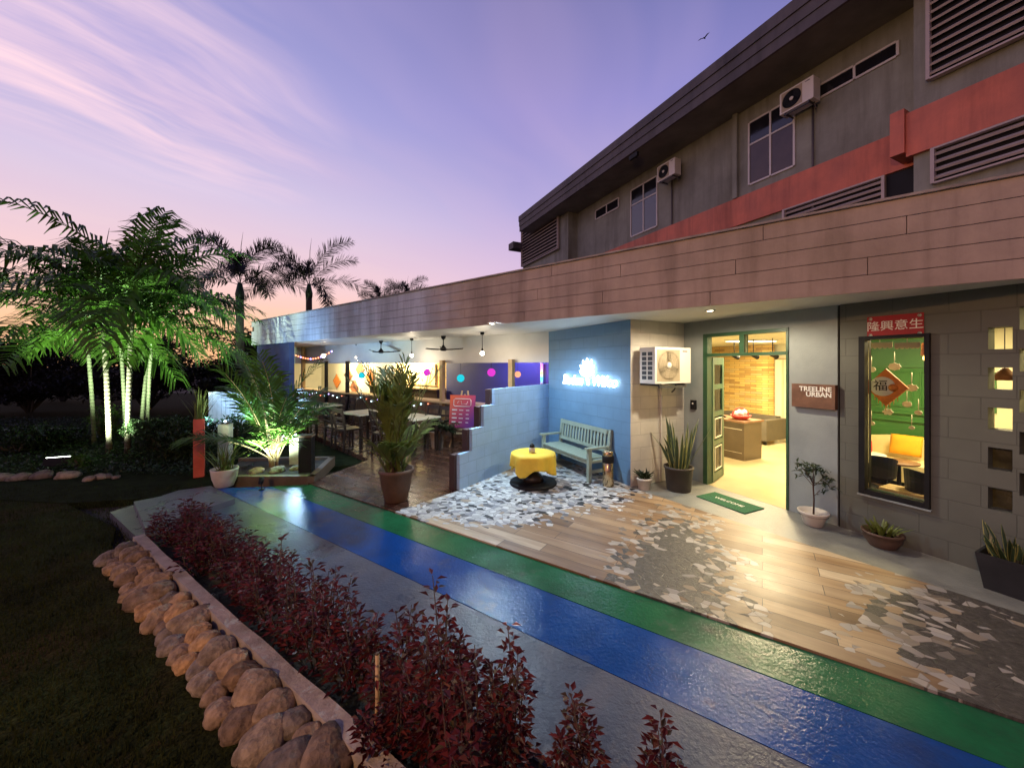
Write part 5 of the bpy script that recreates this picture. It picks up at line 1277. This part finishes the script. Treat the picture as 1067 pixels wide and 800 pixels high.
#srow(.73, 1.9, 4.6, .05, .10, -.095, 'low stone sunk in the lawn edge, %s from the near end', 'stones heaped along the kerb', 4.5)
for i, (px, py, s) in enumerate(((3,498,.17),(20,498,.16),(44,496,.17),(70,496,.18),(93,499,.10),(104,497,.11),(112,496,.09),(121,497,.07))):
    q = gp(px, py+2, -.07); rock('pale rounded stone bordering the palm bed, %s from the left' % ORD[i], (q.x,q.y,-.04), s, s*.7, s*.55, 'rock2', rnd(-.3,.3), i*5.3, 'stones bordering the palm bed', 'border_stone')
# kerb between the stones and the red hedge
kb = MB(); N = 44
for i in range(N):
    p0, p1 = .4+5.2*i/N, .4+5.2*(i+1)/N
    f = lambda p, e: W(p, e + .012*noise.noise(Vector((p*2.2,e*9,0)))); zt = lambda p: .055+.018*noise.noise(Vector((p*1.7,3,0)))
    a0, a1, b0, b1 = f(p0,1.075), f(p1,1.075), f(p0,1.16), f(p1,1.16)
    kb.face([(a0.x,a0.y,zt(p0)),(b0.x,b0.y,zt(p0)),(b1.x,b1.y,zt(p1)),(a1.x,a1.y,zt(p1))]); kb.face([(b0.x,b0.y,zt(p0)),(b0.x,b0.y,-.15),(b1.x,b1.y,-.15),(b1.x,b1.y,zt(p1))]); kb.face([(a0.x,a0.y,-.15),(a0.x,a0.y,zt(p0)),(a1.x,a1.y,zt(p1)),(a1.x,a1.y,-.15)])
tag(kb.build('garden_kerb', M['kerb']), 'rough concrete kerb between the stone heap and the red hedge', 'kerb')
# concrete block at the far end of the path
sl = MB(); sl.prism([tuple(W(*q)) for q in ((5.75,1.2),(7.0,1.35),(6.9,2.02),(6.0,2.15))], .001, .07); tag(sl.build('concrete_slab', M['p_grey'], bevel=.01), 'raised grey concrete slab at the far end of the grey path', 'slab')
# red hedge
def shrub(label, loc, h, r, ns, lmat, seed, dens=34, ls=.055):
    random.seed(seed); t = thing('red_shrub', label, 'shrub', loc, 0, 'red-leaved shrubs along the path')
    sm, lf = MB(), MB()
    for k in range(ns):
        az = rnd(0,6.28); rr = r*math.sqrt(rnd(0,1)); top = Vector((rr*math.cos(az), rr*math.sin(az), h*(1-.45*rr/r)*rnd(.72,1.0)))
        b0 = Vector((top.x*.3, top.y*.3, 0)); mid = b0.lerp(top,.5) + Vector((rnd(-.04,.04),rnd(-.04,.04),0)); sm.tube([b0, mid, top], [.006,.0045,.002], 4)
        for i in range(dens):
            f = .12+.88*(i+rnd(0,1))/dens; o = b0.lerp(mid,f*2) if f < .5 else mid.lerp(top,f*2-1)
            a = i*2.4+rnd(-.4,.4); up = rnd(-.1,.8); lat = rnd(.02,.09)*(1.15-f)*1.4
            o = o + Vector((math.cos(a)*lat, math.sin(a)*lat, rnd(-.02,.02))); lf.cur = 0 if rnd(0,1) < .58 else (1 if rnd(0,1) < .8 else 2)
            leaf(lf, o, (math.cos(a),math.sin(a),up), ls*rnd(.6,1.2), ls*rnd(.42,.62), fold=rnd(.05,.35))
    rb('stems', M['stem'], sm, t); rb('leaves', [M[lmat],M['leaf_red2'],M['leaf_olive']], lf, t); return t
shr = []
p = 5.35
random.seed(5)
spots = []
while p > .95: spots.append((p, 1.36+random.uniform(-.06,.06), random.uniform(.60,.80)*(.80 if p > 4.6 else (1.1 if p < 2.6 else 1)))); p -= .33

for i, (p_, n_, h_) in enumerate(spots):
    q = W(p_, n_); shrub('red-leaved shrub in the hedge beside the path, %s from the far end' % ORD[i], (q.x,q.y,-.05), h_, .23, 13, 'leaf_red', 100+i, 40)
# tall spires in the foreground, placed where their tips stand in the bed
for i, (x_, y_, h_, r_, ns_, lab) in enumerate(((-.36,1.84,1.06,.13,9,'tall red-leaved shrub in the foreground, leftmost of the tall spires'), (-.01,1.74,.96,.105,7,'tall red-leaved spire standing right of the tallest red shrub'), (.29,1.66,.60,.09,6,'short red-leaved spire at the bottom edge of the photo'),
        (.62,1.56,.52,.09,6,'low red-leaved shrub at the bottom right of the hedge'), (-.60,1.80,.50,.13,7,'bushy red-leaved shrub just right of the wooden stake'), (.86,1.44,.40,.09,5,'lowest red-leaved shrub, rightmost along the bottom edge'))):
    shrub(lab, (x_,y_,-.05), h_, r_, ns_, 'leaf_red', 300+i, 70, .046)
sk = thing('wooden_stake', 'thin wooden stake stuck in the soil beside the red hedge', 'stake', (-.70,1.92,-.05)); rb('stick', M['pine'], MB().tube([(0,0,-.05),(.01,0,.22),(.005,.01,.46)], [.012,.0115,.011], 7), sk); rb('tip', M['trunk_d'], MB().tube([(.005,.01,.46),(.005,.01,.468)], [.0115,.008], 7), sk)
# grass on the lawn
random.seed(9); gb = MB()
for i in range(60000):
    Y = 1.0 + 6.2*random.random()**1.6; x = rnd(-1.45,.0)*Y - .2
    q = Vector((x,Y))
    if q.dot(PN) > .72+rnd(-.1,.1) and q.dot(P) < 5.7: continue
    if Y > 6.1: continue
    a = rnd(0,6.28); h_ = rnd(.02,.055); d = Vector((math.cos(a),math.sin(a),0))*.004; l = Vector((rnd(-.02,.02),rnd(-.02,.02),h_)); o = Vector((x,Y,-.072))
    gb.face([o-d, o+d, o+l])
tag(gb.build('lawn_grass', M['grass']), 'short dark grass on the shaded lawn beside the stone heap', 'grass', kind='stuff')

# palms
def palm(label, loc, h, tr, nf, L, el0, el1, group, seed, name='palm_tree', lm='leaf', lean=(0,0), droop=(.9,1.5), nl=34, ll=.5, lw=.034, plum=False, spear=True, tm='trunk', sag=.4):
    random.seed(seed); t = thing(name, label, 'palm tree', loc, 0, group)
    N = 9; pts = [(lean[0]*(i/N)**1.5, lean[1]*(i/N)**1.5, h*i/N) for i in range(N+1)]
    rs = [tr*(1.25 if i == 0 else 1.0-.12*i/N) for i in range(N+1)]
    rb('trunk', M[tm], MB().tube(pts, rs, 12), t)
    top = Vector(pts[-1]); cs = h*.0+min(.7, h*.16)
    rb('crownshaft', M['leaf_d'] if plum else M['leaf'], MB().tube([top-Vector((0,0,.02)), top+Vector((0,0,cs*.3)), top+Vector((0,0,cs))], [tr*.95,tr*1.1,tr*.5], 10), t)
    b = MB(); base = top+Vector((0,0,cs*.85))
    for k in range(nf):
        az = 2*math.pi*k/nf*1.618*2 + rnd(-.35,.35); f = (k+.5)/nf; el = R(el0+(el1-el0)*f+rnd(-7,7))
        frond(b, base, az, el, L*rnd(.85,1.1), rnd(*droop), nl, ll, lw, plum=plum, rach=.014, sag=sag*rnd(.6,1.3))
    if spear: b.cur = 1; b.tube([base, base+Vector((.05,0,L*.55)), base+Vector((.12,.02,L*.75))], [.02,.012,.003], 5)
    rb('crown', [M[lm],M['stem'] if plum else M['leaf_d']], b, t); return t
G = 'slender palms of the lit clump'
for i, (px, py, h_, ln, L_, nf, lab) in enumerate(((98,463,2.35,(-.15,.0),2.4,16,'slender floodlit palm, leftmost stem of the clump'), (114,472,2.9,(-.25,.1),2.35,16,'slender palm with darker stem, second from the left of the clump'), (131,461,2.7,(-.35,.2),2.4,14,'leaning slender palm in the middle of the clump'),
        (133,472,3.2,(.0,.1),2.4,18,'tallest dark-stemmed palm at the centre of the clump'), (147,458,2.9,(.1,.2),2.4,14,'pale straight palm, second from the right of the clump'), (153,460,2.45,(.22,-.1),2.5,16,'pale ringed palm, rightmost stem of the clump'))):
    q = gp(px, py, -.06); palm(lab, (q.x,q.y,-.08), h_, .042 if i not in (1,3) else .05, nf, L_, 80, -2, G, 40+i, lean=ln, droop=(.85,1.5), nl=28, ll=.66, lw=.064, sag=.55, tm='trunk_d' if i in (1,3) else 'trunk')
FG = 'foxtail palms behind the canopy'
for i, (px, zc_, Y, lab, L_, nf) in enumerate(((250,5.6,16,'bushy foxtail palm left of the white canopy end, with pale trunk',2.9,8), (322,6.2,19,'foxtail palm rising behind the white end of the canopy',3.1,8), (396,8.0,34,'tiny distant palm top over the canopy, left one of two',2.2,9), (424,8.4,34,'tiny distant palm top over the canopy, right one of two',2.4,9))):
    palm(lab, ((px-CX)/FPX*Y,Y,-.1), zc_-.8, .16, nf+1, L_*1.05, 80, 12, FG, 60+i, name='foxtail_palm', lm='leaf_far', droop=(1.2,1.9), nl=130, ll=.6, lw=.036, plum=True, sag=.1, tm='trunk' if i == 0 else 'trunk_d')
# background trees: leaf clouds on branching trunks
def bush(name, label, cat, loc, rx, ry, rz, n, ls, lm, seed, trunk=0, group=None):
    random.seed(seed); t = thing(name, label, cat, loc, 0, group); b = MB(); tb_ = MB()
    cl_ = [(Vector((rnd(-1,1)*rx*.7, rnd(-1,1)*ry*.7, trunk+rz+rnd(-.75,.8)*rz)), rnd(.25,.5)) for _ in range(26)]
    for c, s in cl_: tb_.tube([(0,0,0), (c.x*.3,c.y*.3,trunk+rz*.3), tuple(c)], [.05+.03*trunk,.03,.006], 5)
    for i in range(n):
        c, s = random.choice(cl_); d = Vector((rnd(-1,1),rnd(-1,1),rnd(-1,1))); d.normalize(); d *= random.random()**.45
        o = c + Vector((d.x*rx*s, d.y*ry*s, d.z*rz*s)); 
        if o.z < .02: o.z = .02
        leaf(b, o, (rnd(-1,1),rnd(-1,1),rnd(-.6,.9)), ls*rnd(.6,1.3), ls*rnd(.3,.6))
    rb('branches', M['trunk_d'], tb_, t); rb('foliage', M[lm], b, t); return t
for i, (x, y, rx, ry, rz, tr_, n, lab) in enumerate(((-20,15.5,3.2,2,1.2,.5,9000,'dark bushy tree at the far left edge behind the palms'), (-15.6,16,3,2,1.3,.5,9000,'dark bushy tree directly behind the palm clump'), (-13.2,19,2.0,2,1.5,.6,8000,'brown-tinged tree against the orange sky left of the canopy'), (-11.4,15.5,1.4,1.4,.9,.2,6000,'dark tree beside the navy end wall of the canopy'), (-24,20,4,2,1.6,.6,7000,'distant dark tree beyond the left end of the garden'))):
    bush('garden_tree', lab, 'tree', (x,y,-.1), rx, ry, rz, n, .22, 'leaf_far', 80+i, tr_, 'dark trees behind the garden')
for i, (px, py, rx, h_, lm, n, lab) in enumerate(((186,478,.75,.42,'leaf_d',2600,'dark bush between the palms and the red planter'), (160,470,.6,.38,'leaf_d',2200,'dark low bush at the right foot of the palm clump'), (110,458,.35,.45,'leaf',700,'bright leafy bush lit by the floodlight among the palm stems'), (84,489,.16,.14,'leaf',160,'tiny lit seedling beside the garden floodlight'), (62,462,1.2,.22,'leaf_d',2000,'low dark ground shrub left of the palm stems'), (20,470,1.0,.3,'leaf_d',2000,'low dark shrub at the left edge of the palm bed'), (255,470,.5,.4,'leaf_d',1500,'dark bush behind the white pot plant'))):
    q = gp(px, py, -.06); bush('garden_bush', lab, 'bush', (q.x,q.y,-.08), rx, rx*.7, h_, n, .10, lm, 90+i, 0, 'bushes in the palm bed')
random.seed(31); gc = MB()
for i in range(9000):
    Y = rnd(6.6,13.5); x = rnd(-1.45,-.66)*Y
    q = Vector((x,Y))
    if q.dot(PN) < 1.9 and q.dot(P) < 8.4: continue
    leaf(gc, (x,Y,-.06+rnd(0,.10)), (rnd(-1,1),rnd(-1,1),rnd(0,.9)), rnd(.05,.13), rnd(.02,.05))
tag(gc.build('ground_cover', M['leaf_d']), 'low dark ground cover spread under the palms', 'ground cover', kind='stuff')
# planter with the floodlit fan palm
kp = thing('planter_bed', 'low brown edged planting bed holding the floodlit palm by the deck', 'planter', (-3.95,6.5,-.05))
pa, pb, pc, pd_ = Vector((-4.75,5.95)), Vector((-3.16,5.98)), Vector((-3.45,7.3)), Vector((-5.2,7.2))
b = MB()
for a, c in ((pa,pb), (pb,pc), (pc,pd_)):
    F = Fr(a, c-a, Vector((-(c-a).y,(c-a).x))); b.box(F, .0, (c-a).length-.001, .001, .10, -.06, .12)
b.build('edging', M['edging'], kp, world=True, bevel=.006)
MB().prism([tuple(pa+Vector((.05,.08))), tuple(pb+Vector((-.08,.09))), tuple(pc+Vector((-.08,-.06))), tuple(pd_)], -.05, .07).build('bed_soil', M['soil'], kp, world=True)
def fpalm(b):
    pass
fp = thing('fan_palm', 'floodlit bright green palm with spreading fronds in the planting bed', 'palm', (-4.30,6.75,.05)); random.seed(77)
b = MB()
for k in range(22):
    f = k/21; az = rnd(0,6.28) if k > 5 else rnd(-2.6,-.5); el = R(38+48*f + rnd(-6,6)) 
    frond(b, (rnd(-.06,.06),rnd(-.06,.06),.12), az, el, 1.25+.85*f, rnd(.5,1.05), 19, .58, .040, start=.38, rach=.012, sag=.28, fwd=1.0, vee=.22)
rb('crown', [M['leaf'],M['woodpost']], b, fp)
b = MB()
for k in range(9): az = rnd(0,6.28); b.tube([(.05*math.cos(az),.05*math.sin(az),0), (.07*math.cos(az),.07*math.sin(az),.25), (.16*math.cos(az),.16*math.sin(az),.55)], [.022,.017,.010], 6)
rb('leaf_stalks', M['pine'], b, fp)
def pstone(lab, x, y, s, k): rock(lab, (x,y,.09), s, s*.8, s*.5, 'rock2', k, k*3.1, 'stones in the planting bed')
pstone('pale stone at the foot of the floodlit palm, left one', -4.35,6.35,.13,1); pstone('pale stone at the foot of the floodlit palm, middle one', -4.02,6.42,.15,2); pstone('pale stone at the foot of the floodlit palm, right one', -3.80,6.55,.10,3)
def bollard(lab, x, y, h_, w):
    t = thing('bollard_light', lab, 'bollard light', (x,y,.0), .25, 'weathered wooden post lights')
    rb('post', M['postwood'], MB().box(LOC,-w,w,-w,w,-.08,h_), t, .01); rb('lamp_head', M['black'], MB().box(LOC,-w*.5,w*.5,-w*.5,w*.5,h_+.001,h_+.03), t); rb('lens', M['e_postlamp'], MB().ball((0,-.01,h_+.045), .022, n=10, m=6), t); return t
bollard('weathered post light in front of the pale lit board fence', -5.55,7.25,.76,.09); bollard('short weathered post light right of the floodlit palm', -4.02,6.95,.56,.08)
t = thing('dark_planter_box', 'tall dark square planter box at the corner of the deck', 'planter box', (-3.52,6.42,.05), .2); rb('box_body', M['black'], MB().box(LOC,-.10,.10,-.10,.10,0,.62), t, .006); rb('rim', M['edging'], MB().box(LOC,-.11,.11,-.11,.11,.621,.65), t, .004)
# lit board fence
fe = thing('board_fence', 'short run of pale vertical boards lit bluish white beyond the red planter', 'fence', (-7.15,9.5,-.06), R(8))
b = MB(); random.seed(3)
for i in range(10): x = -.5+.1*i; b.box(LOC, x+.004, x+.096, -.012, .012, .3, 1.28+rnd(-.02,.02))
rb('boards', M['fence'], b, fe); rb('rail', M['fence'], MB().box(LOC,-.5,.5,.0125,.05,.5,.57).box(LOC,-.5,.5,.0125,.05,1.0,1.07), fe)
for sx in (-.46,.46): rb('post', M['postwood'], MB().box(LOC,sx-.04,sx+.04,.051,.13,0,1.25), fe)
# red planter with upright grass
def rpl(b):
    for k in range(60): az = rnd(0,6.28); blade(b, (rnd(-.07,.07),rnd(-.07,.07),.94), az, rnd(.02,.5), rnd(.3,.62), .016, .3)
t = thing('red_planter', 'tall narrow red planter with upright spiky grass', 'planter', (-5.50,6.58,-.01), .62); rb('planter_body', M['redpost'], MB().box(LOC,-.075,.075,-.075,.075,-.05,.96), t, .006); random.seed(4); b = MB(); rpl(b); rb('spiky_grass', M['leaf_y'], b, t)
random.seed(12)
def wp_fn(b):
    for k in range(46): az = rnd(0,6.28); blade(b, (rnd(-.08,.08),rnd(-.08,.08),.24), az, rnd(.1,.85), rnd(.25,.55), .020, .5)
pot_plant('spider_plant', 'spiky variegated plant in a pale round pot at the planter edge', 'potted plant', (-4.50,5.86,.003), [(.11,0),(.12,.006),(.165,.14),(.18,.25),(.185,.28),(.168,.28),(.155,.24),(.001,.235)], 'potwhite', .24, ['leaf_y'], wp_fn)
# floodlight in the palm bed
fq = gp(62,487,-.06)
ft = thing('garden_floodlight', 'small dark floodlight with a bright strip aimed up at the palms', 'floodlight', (fq.x,fq.y,-.06), R(25))
rb('housing', M['black'], MB().obox((0,0,.11), (1,0,0), (0,.95,-.3), (0,.3,.95), .19, .06, .08), ft, .006); rb('lens', M['e_flood'], MB().obox((0,.026,.19), (1,0,0), (0,.95,-.3), (0,.3,.95), .17, .05, .005), ft)
rb('stake', M['black'], MB().tube([(0,0,-.05),(0,0,.08)], .015, 8), ft)
# small dark bird over the roof
Y = 60; bd_ = thing('bird', 'small dark bird gliding in the sky above the eave', 'bird', ((734-CX)/FPX*Y,Y,H+(HY-40)*Y/FPX), .6); bd_.scale = (.6,.6,.6)
b = MB(); b.smooth = True; b.ball((0,0,0), .22, 2.2, .7, .6, 10, 7); rb('body', M['black'], b, bd_)
b = MB()
for s in (-1,1): b.face([(.25,0,.05),(-.2,0,.05),(-.35,s*.9,.35),(.1,s*.8,.38)]); b.face([(.1,s*.8,.38),(-.35,s*.9,.35),(-.45,s*1.7,.15)])
rb('wings', M['black'], b, bd_)
# fixture under the eave
u, z = UP.uz(661,163,ev-.1); ef = thing('eave_floodlight', 'small dark floodlight fixed to the eave board', 'floodlight', UP.at(u,ev-.10,z), RZD); rb('housing', M['black'], MB().box(LOC,-.14,.14,-.05,.02,-.05,.05), ef, .01); rb('arm', M['black'], MB().box(LOC,-.02,.02,.021,.09,-.02,.02), ef)

# ------------------------------------------------------------------ lamps, some of them added without a source in view
Yd = (ZC-H)*FPX/57; xd_ = (740-CX)/FPX*Yd
lamp('downlight_beam', 'SPOT', (xd_,Yd,ZC-.03), P_DOWN, (1,.84,.60), .05, target=(xd_,Yd,0), spot=172, blend=.35)
Y2 = (ZC-H)*FPX/125; x2 = (1150-CX)/FPX*Y2
lamp('downlight_beam', 'SPOT', (x2,Y2,ZC-.03), P_DOWN*.18, (1,.80,.52), .05, target=(x2,Y2,0), spot=140, blend=.6)
Y3 = (ZC-H)*FPX/44; x3 = (512-CX)/FPX*Y3
lamp('downlight_beam', 'SPOT', (x3,Y3,ZC-.03), P_COOL, (.62,.84,1), .06, target=(x3+.1,Y3,0), spot=165, blend=.5)  # cool spot added to spread the neon sign's glow
q = D_.at(-.6,3.0,2.38); lamp('lobby_light', 'AREA', q, P_LOBBY, (1,.80,.46), .5, target=(q.x,q.y,0))
q = D_.at(.6,1.3,2.38); lamp('lobby_light', 'AREA', q, P_LOBBY*.5, (1,.82,.50), .4, target=(q.x,q.y,0))
q = D_.at(2.6,1.6,2.46); lamp('dining_light', 'AREA', q, P_DIN, (1,.80,.42), .4, target=(q.x,q.y,0))
q = D_.at(4.6,1.6,2.46); lamp('dining_light', 'AREA', q, P_DIN, (1,.82,.40), .4, target=(q.x,q.y,0))
ubm = (ub0+ub1)/2
q = U_.at(ubm,1.35,2.5); lamp('bar_light', 'AREA', q, P_BAR, (1,.82,.46), .4, target=back.at(ubm,0,1.5))
q = U_.at(ubm+4.0,1.0,2.5); lamp('bar_light', 'AREA', q, P_BAR*.8, (1,.86,.55), .4, target=back.at(ubm+4.0,0,1.3))
q = U_.at(2.2,1.2,2.5); lamp('bar_light', 'AREA', q, P_BAR*.25, (.45,.36,1), .3, target=back.at(2.2,0,1.2))
lamp('palm_flood', 'SPOT', (fq.x+.03,fq.y+.10,.14), P_FLOOD, (.80,1,.66), .08, target=(-9.0,8.9,2.1), spot=92, blend=.7)
lamp('fan_palm_flood', 'SPOT', (-3.80,5.72,.20), P_FAN, (.78,1,.80), .05, target=(-4.30,6.85,1.15), spot=80, blend=.7)
gs_ = thing('added_spotlight', 'tiny dark ground spotlight added in front of the floodlit planting bed', 'spotlight', (-3.80,5.68,.003)); rb('can', M['black'], MB().tube([(0,-.02,.10),(-.02,.03,.17)], [.03,.038], 12), gs_); rb('foot', M['black'], MB().lathe([(.04,0),(.04,.012),(.008,.015),(.008,.10)], 12), gs_)  # fixture added for the palm uplight, whose own source is unseen
lamp('post_light_glow', 'POINT', (-4.02,6.95,.70), 34, (.40,.66,1), .04)
lamp('added_canopy_wash', 'SPOT', (-4.9,6.9,.9), P_WASH*.75, (.33,.60,1), .1, target=F_.at(-6.6,0,3.0), spot=92, blend=.9)  # cool spot added in the garden without a fixture, aimed at the fascia
lamp('added_fence_light', 'SPOT', (-6.6,8.6,.55), P_FENCE, (.42,.74,1), .05, target=(-7.15,9.5,.85), spot=80, blend=.6)  # added spot with no fixture, brightens the board fence
lamp('added_canopy_wash', 'SPOT', (-6.3,7.6,.75), P_WASH, (.33,.60,1), .1, target=F_.at(-9,0,3.0), spot=95, blend=1)  # second added cool spot on the far fascia end, source unseen
# street lamp on the road behind the viewer
sl_ = thing('street_lamp', 'tall street lamp with a warm sodium head standing behind the lawn', 'street lamp', (-3.5,-3.4,-.07))
rb('pole', M['black'], MB().tube([(0,0,0),(0,0,3.5),(.1,.15,3.75),(.3,.5,3.85)], [.06,.045,.04,.035], 10), sl_); rb('lamp_head', M['black'], MB().obox((.42,.72,3.87),(.5,.85,0),(-.85,.5,0),(0,0,1),.25,.10,.04), sl_, .01); rb('lens', M['e_street'], MB().obox((.42,.72,3.822),(.5,.85,0),(-.85,.5,0),(0,0,1),.2,.08,.005), sl_)
lamp('sodium_lamp', 'POINT', (-3.05,-2.65,3.62), P_STREET, (1,.52,.20), .12)
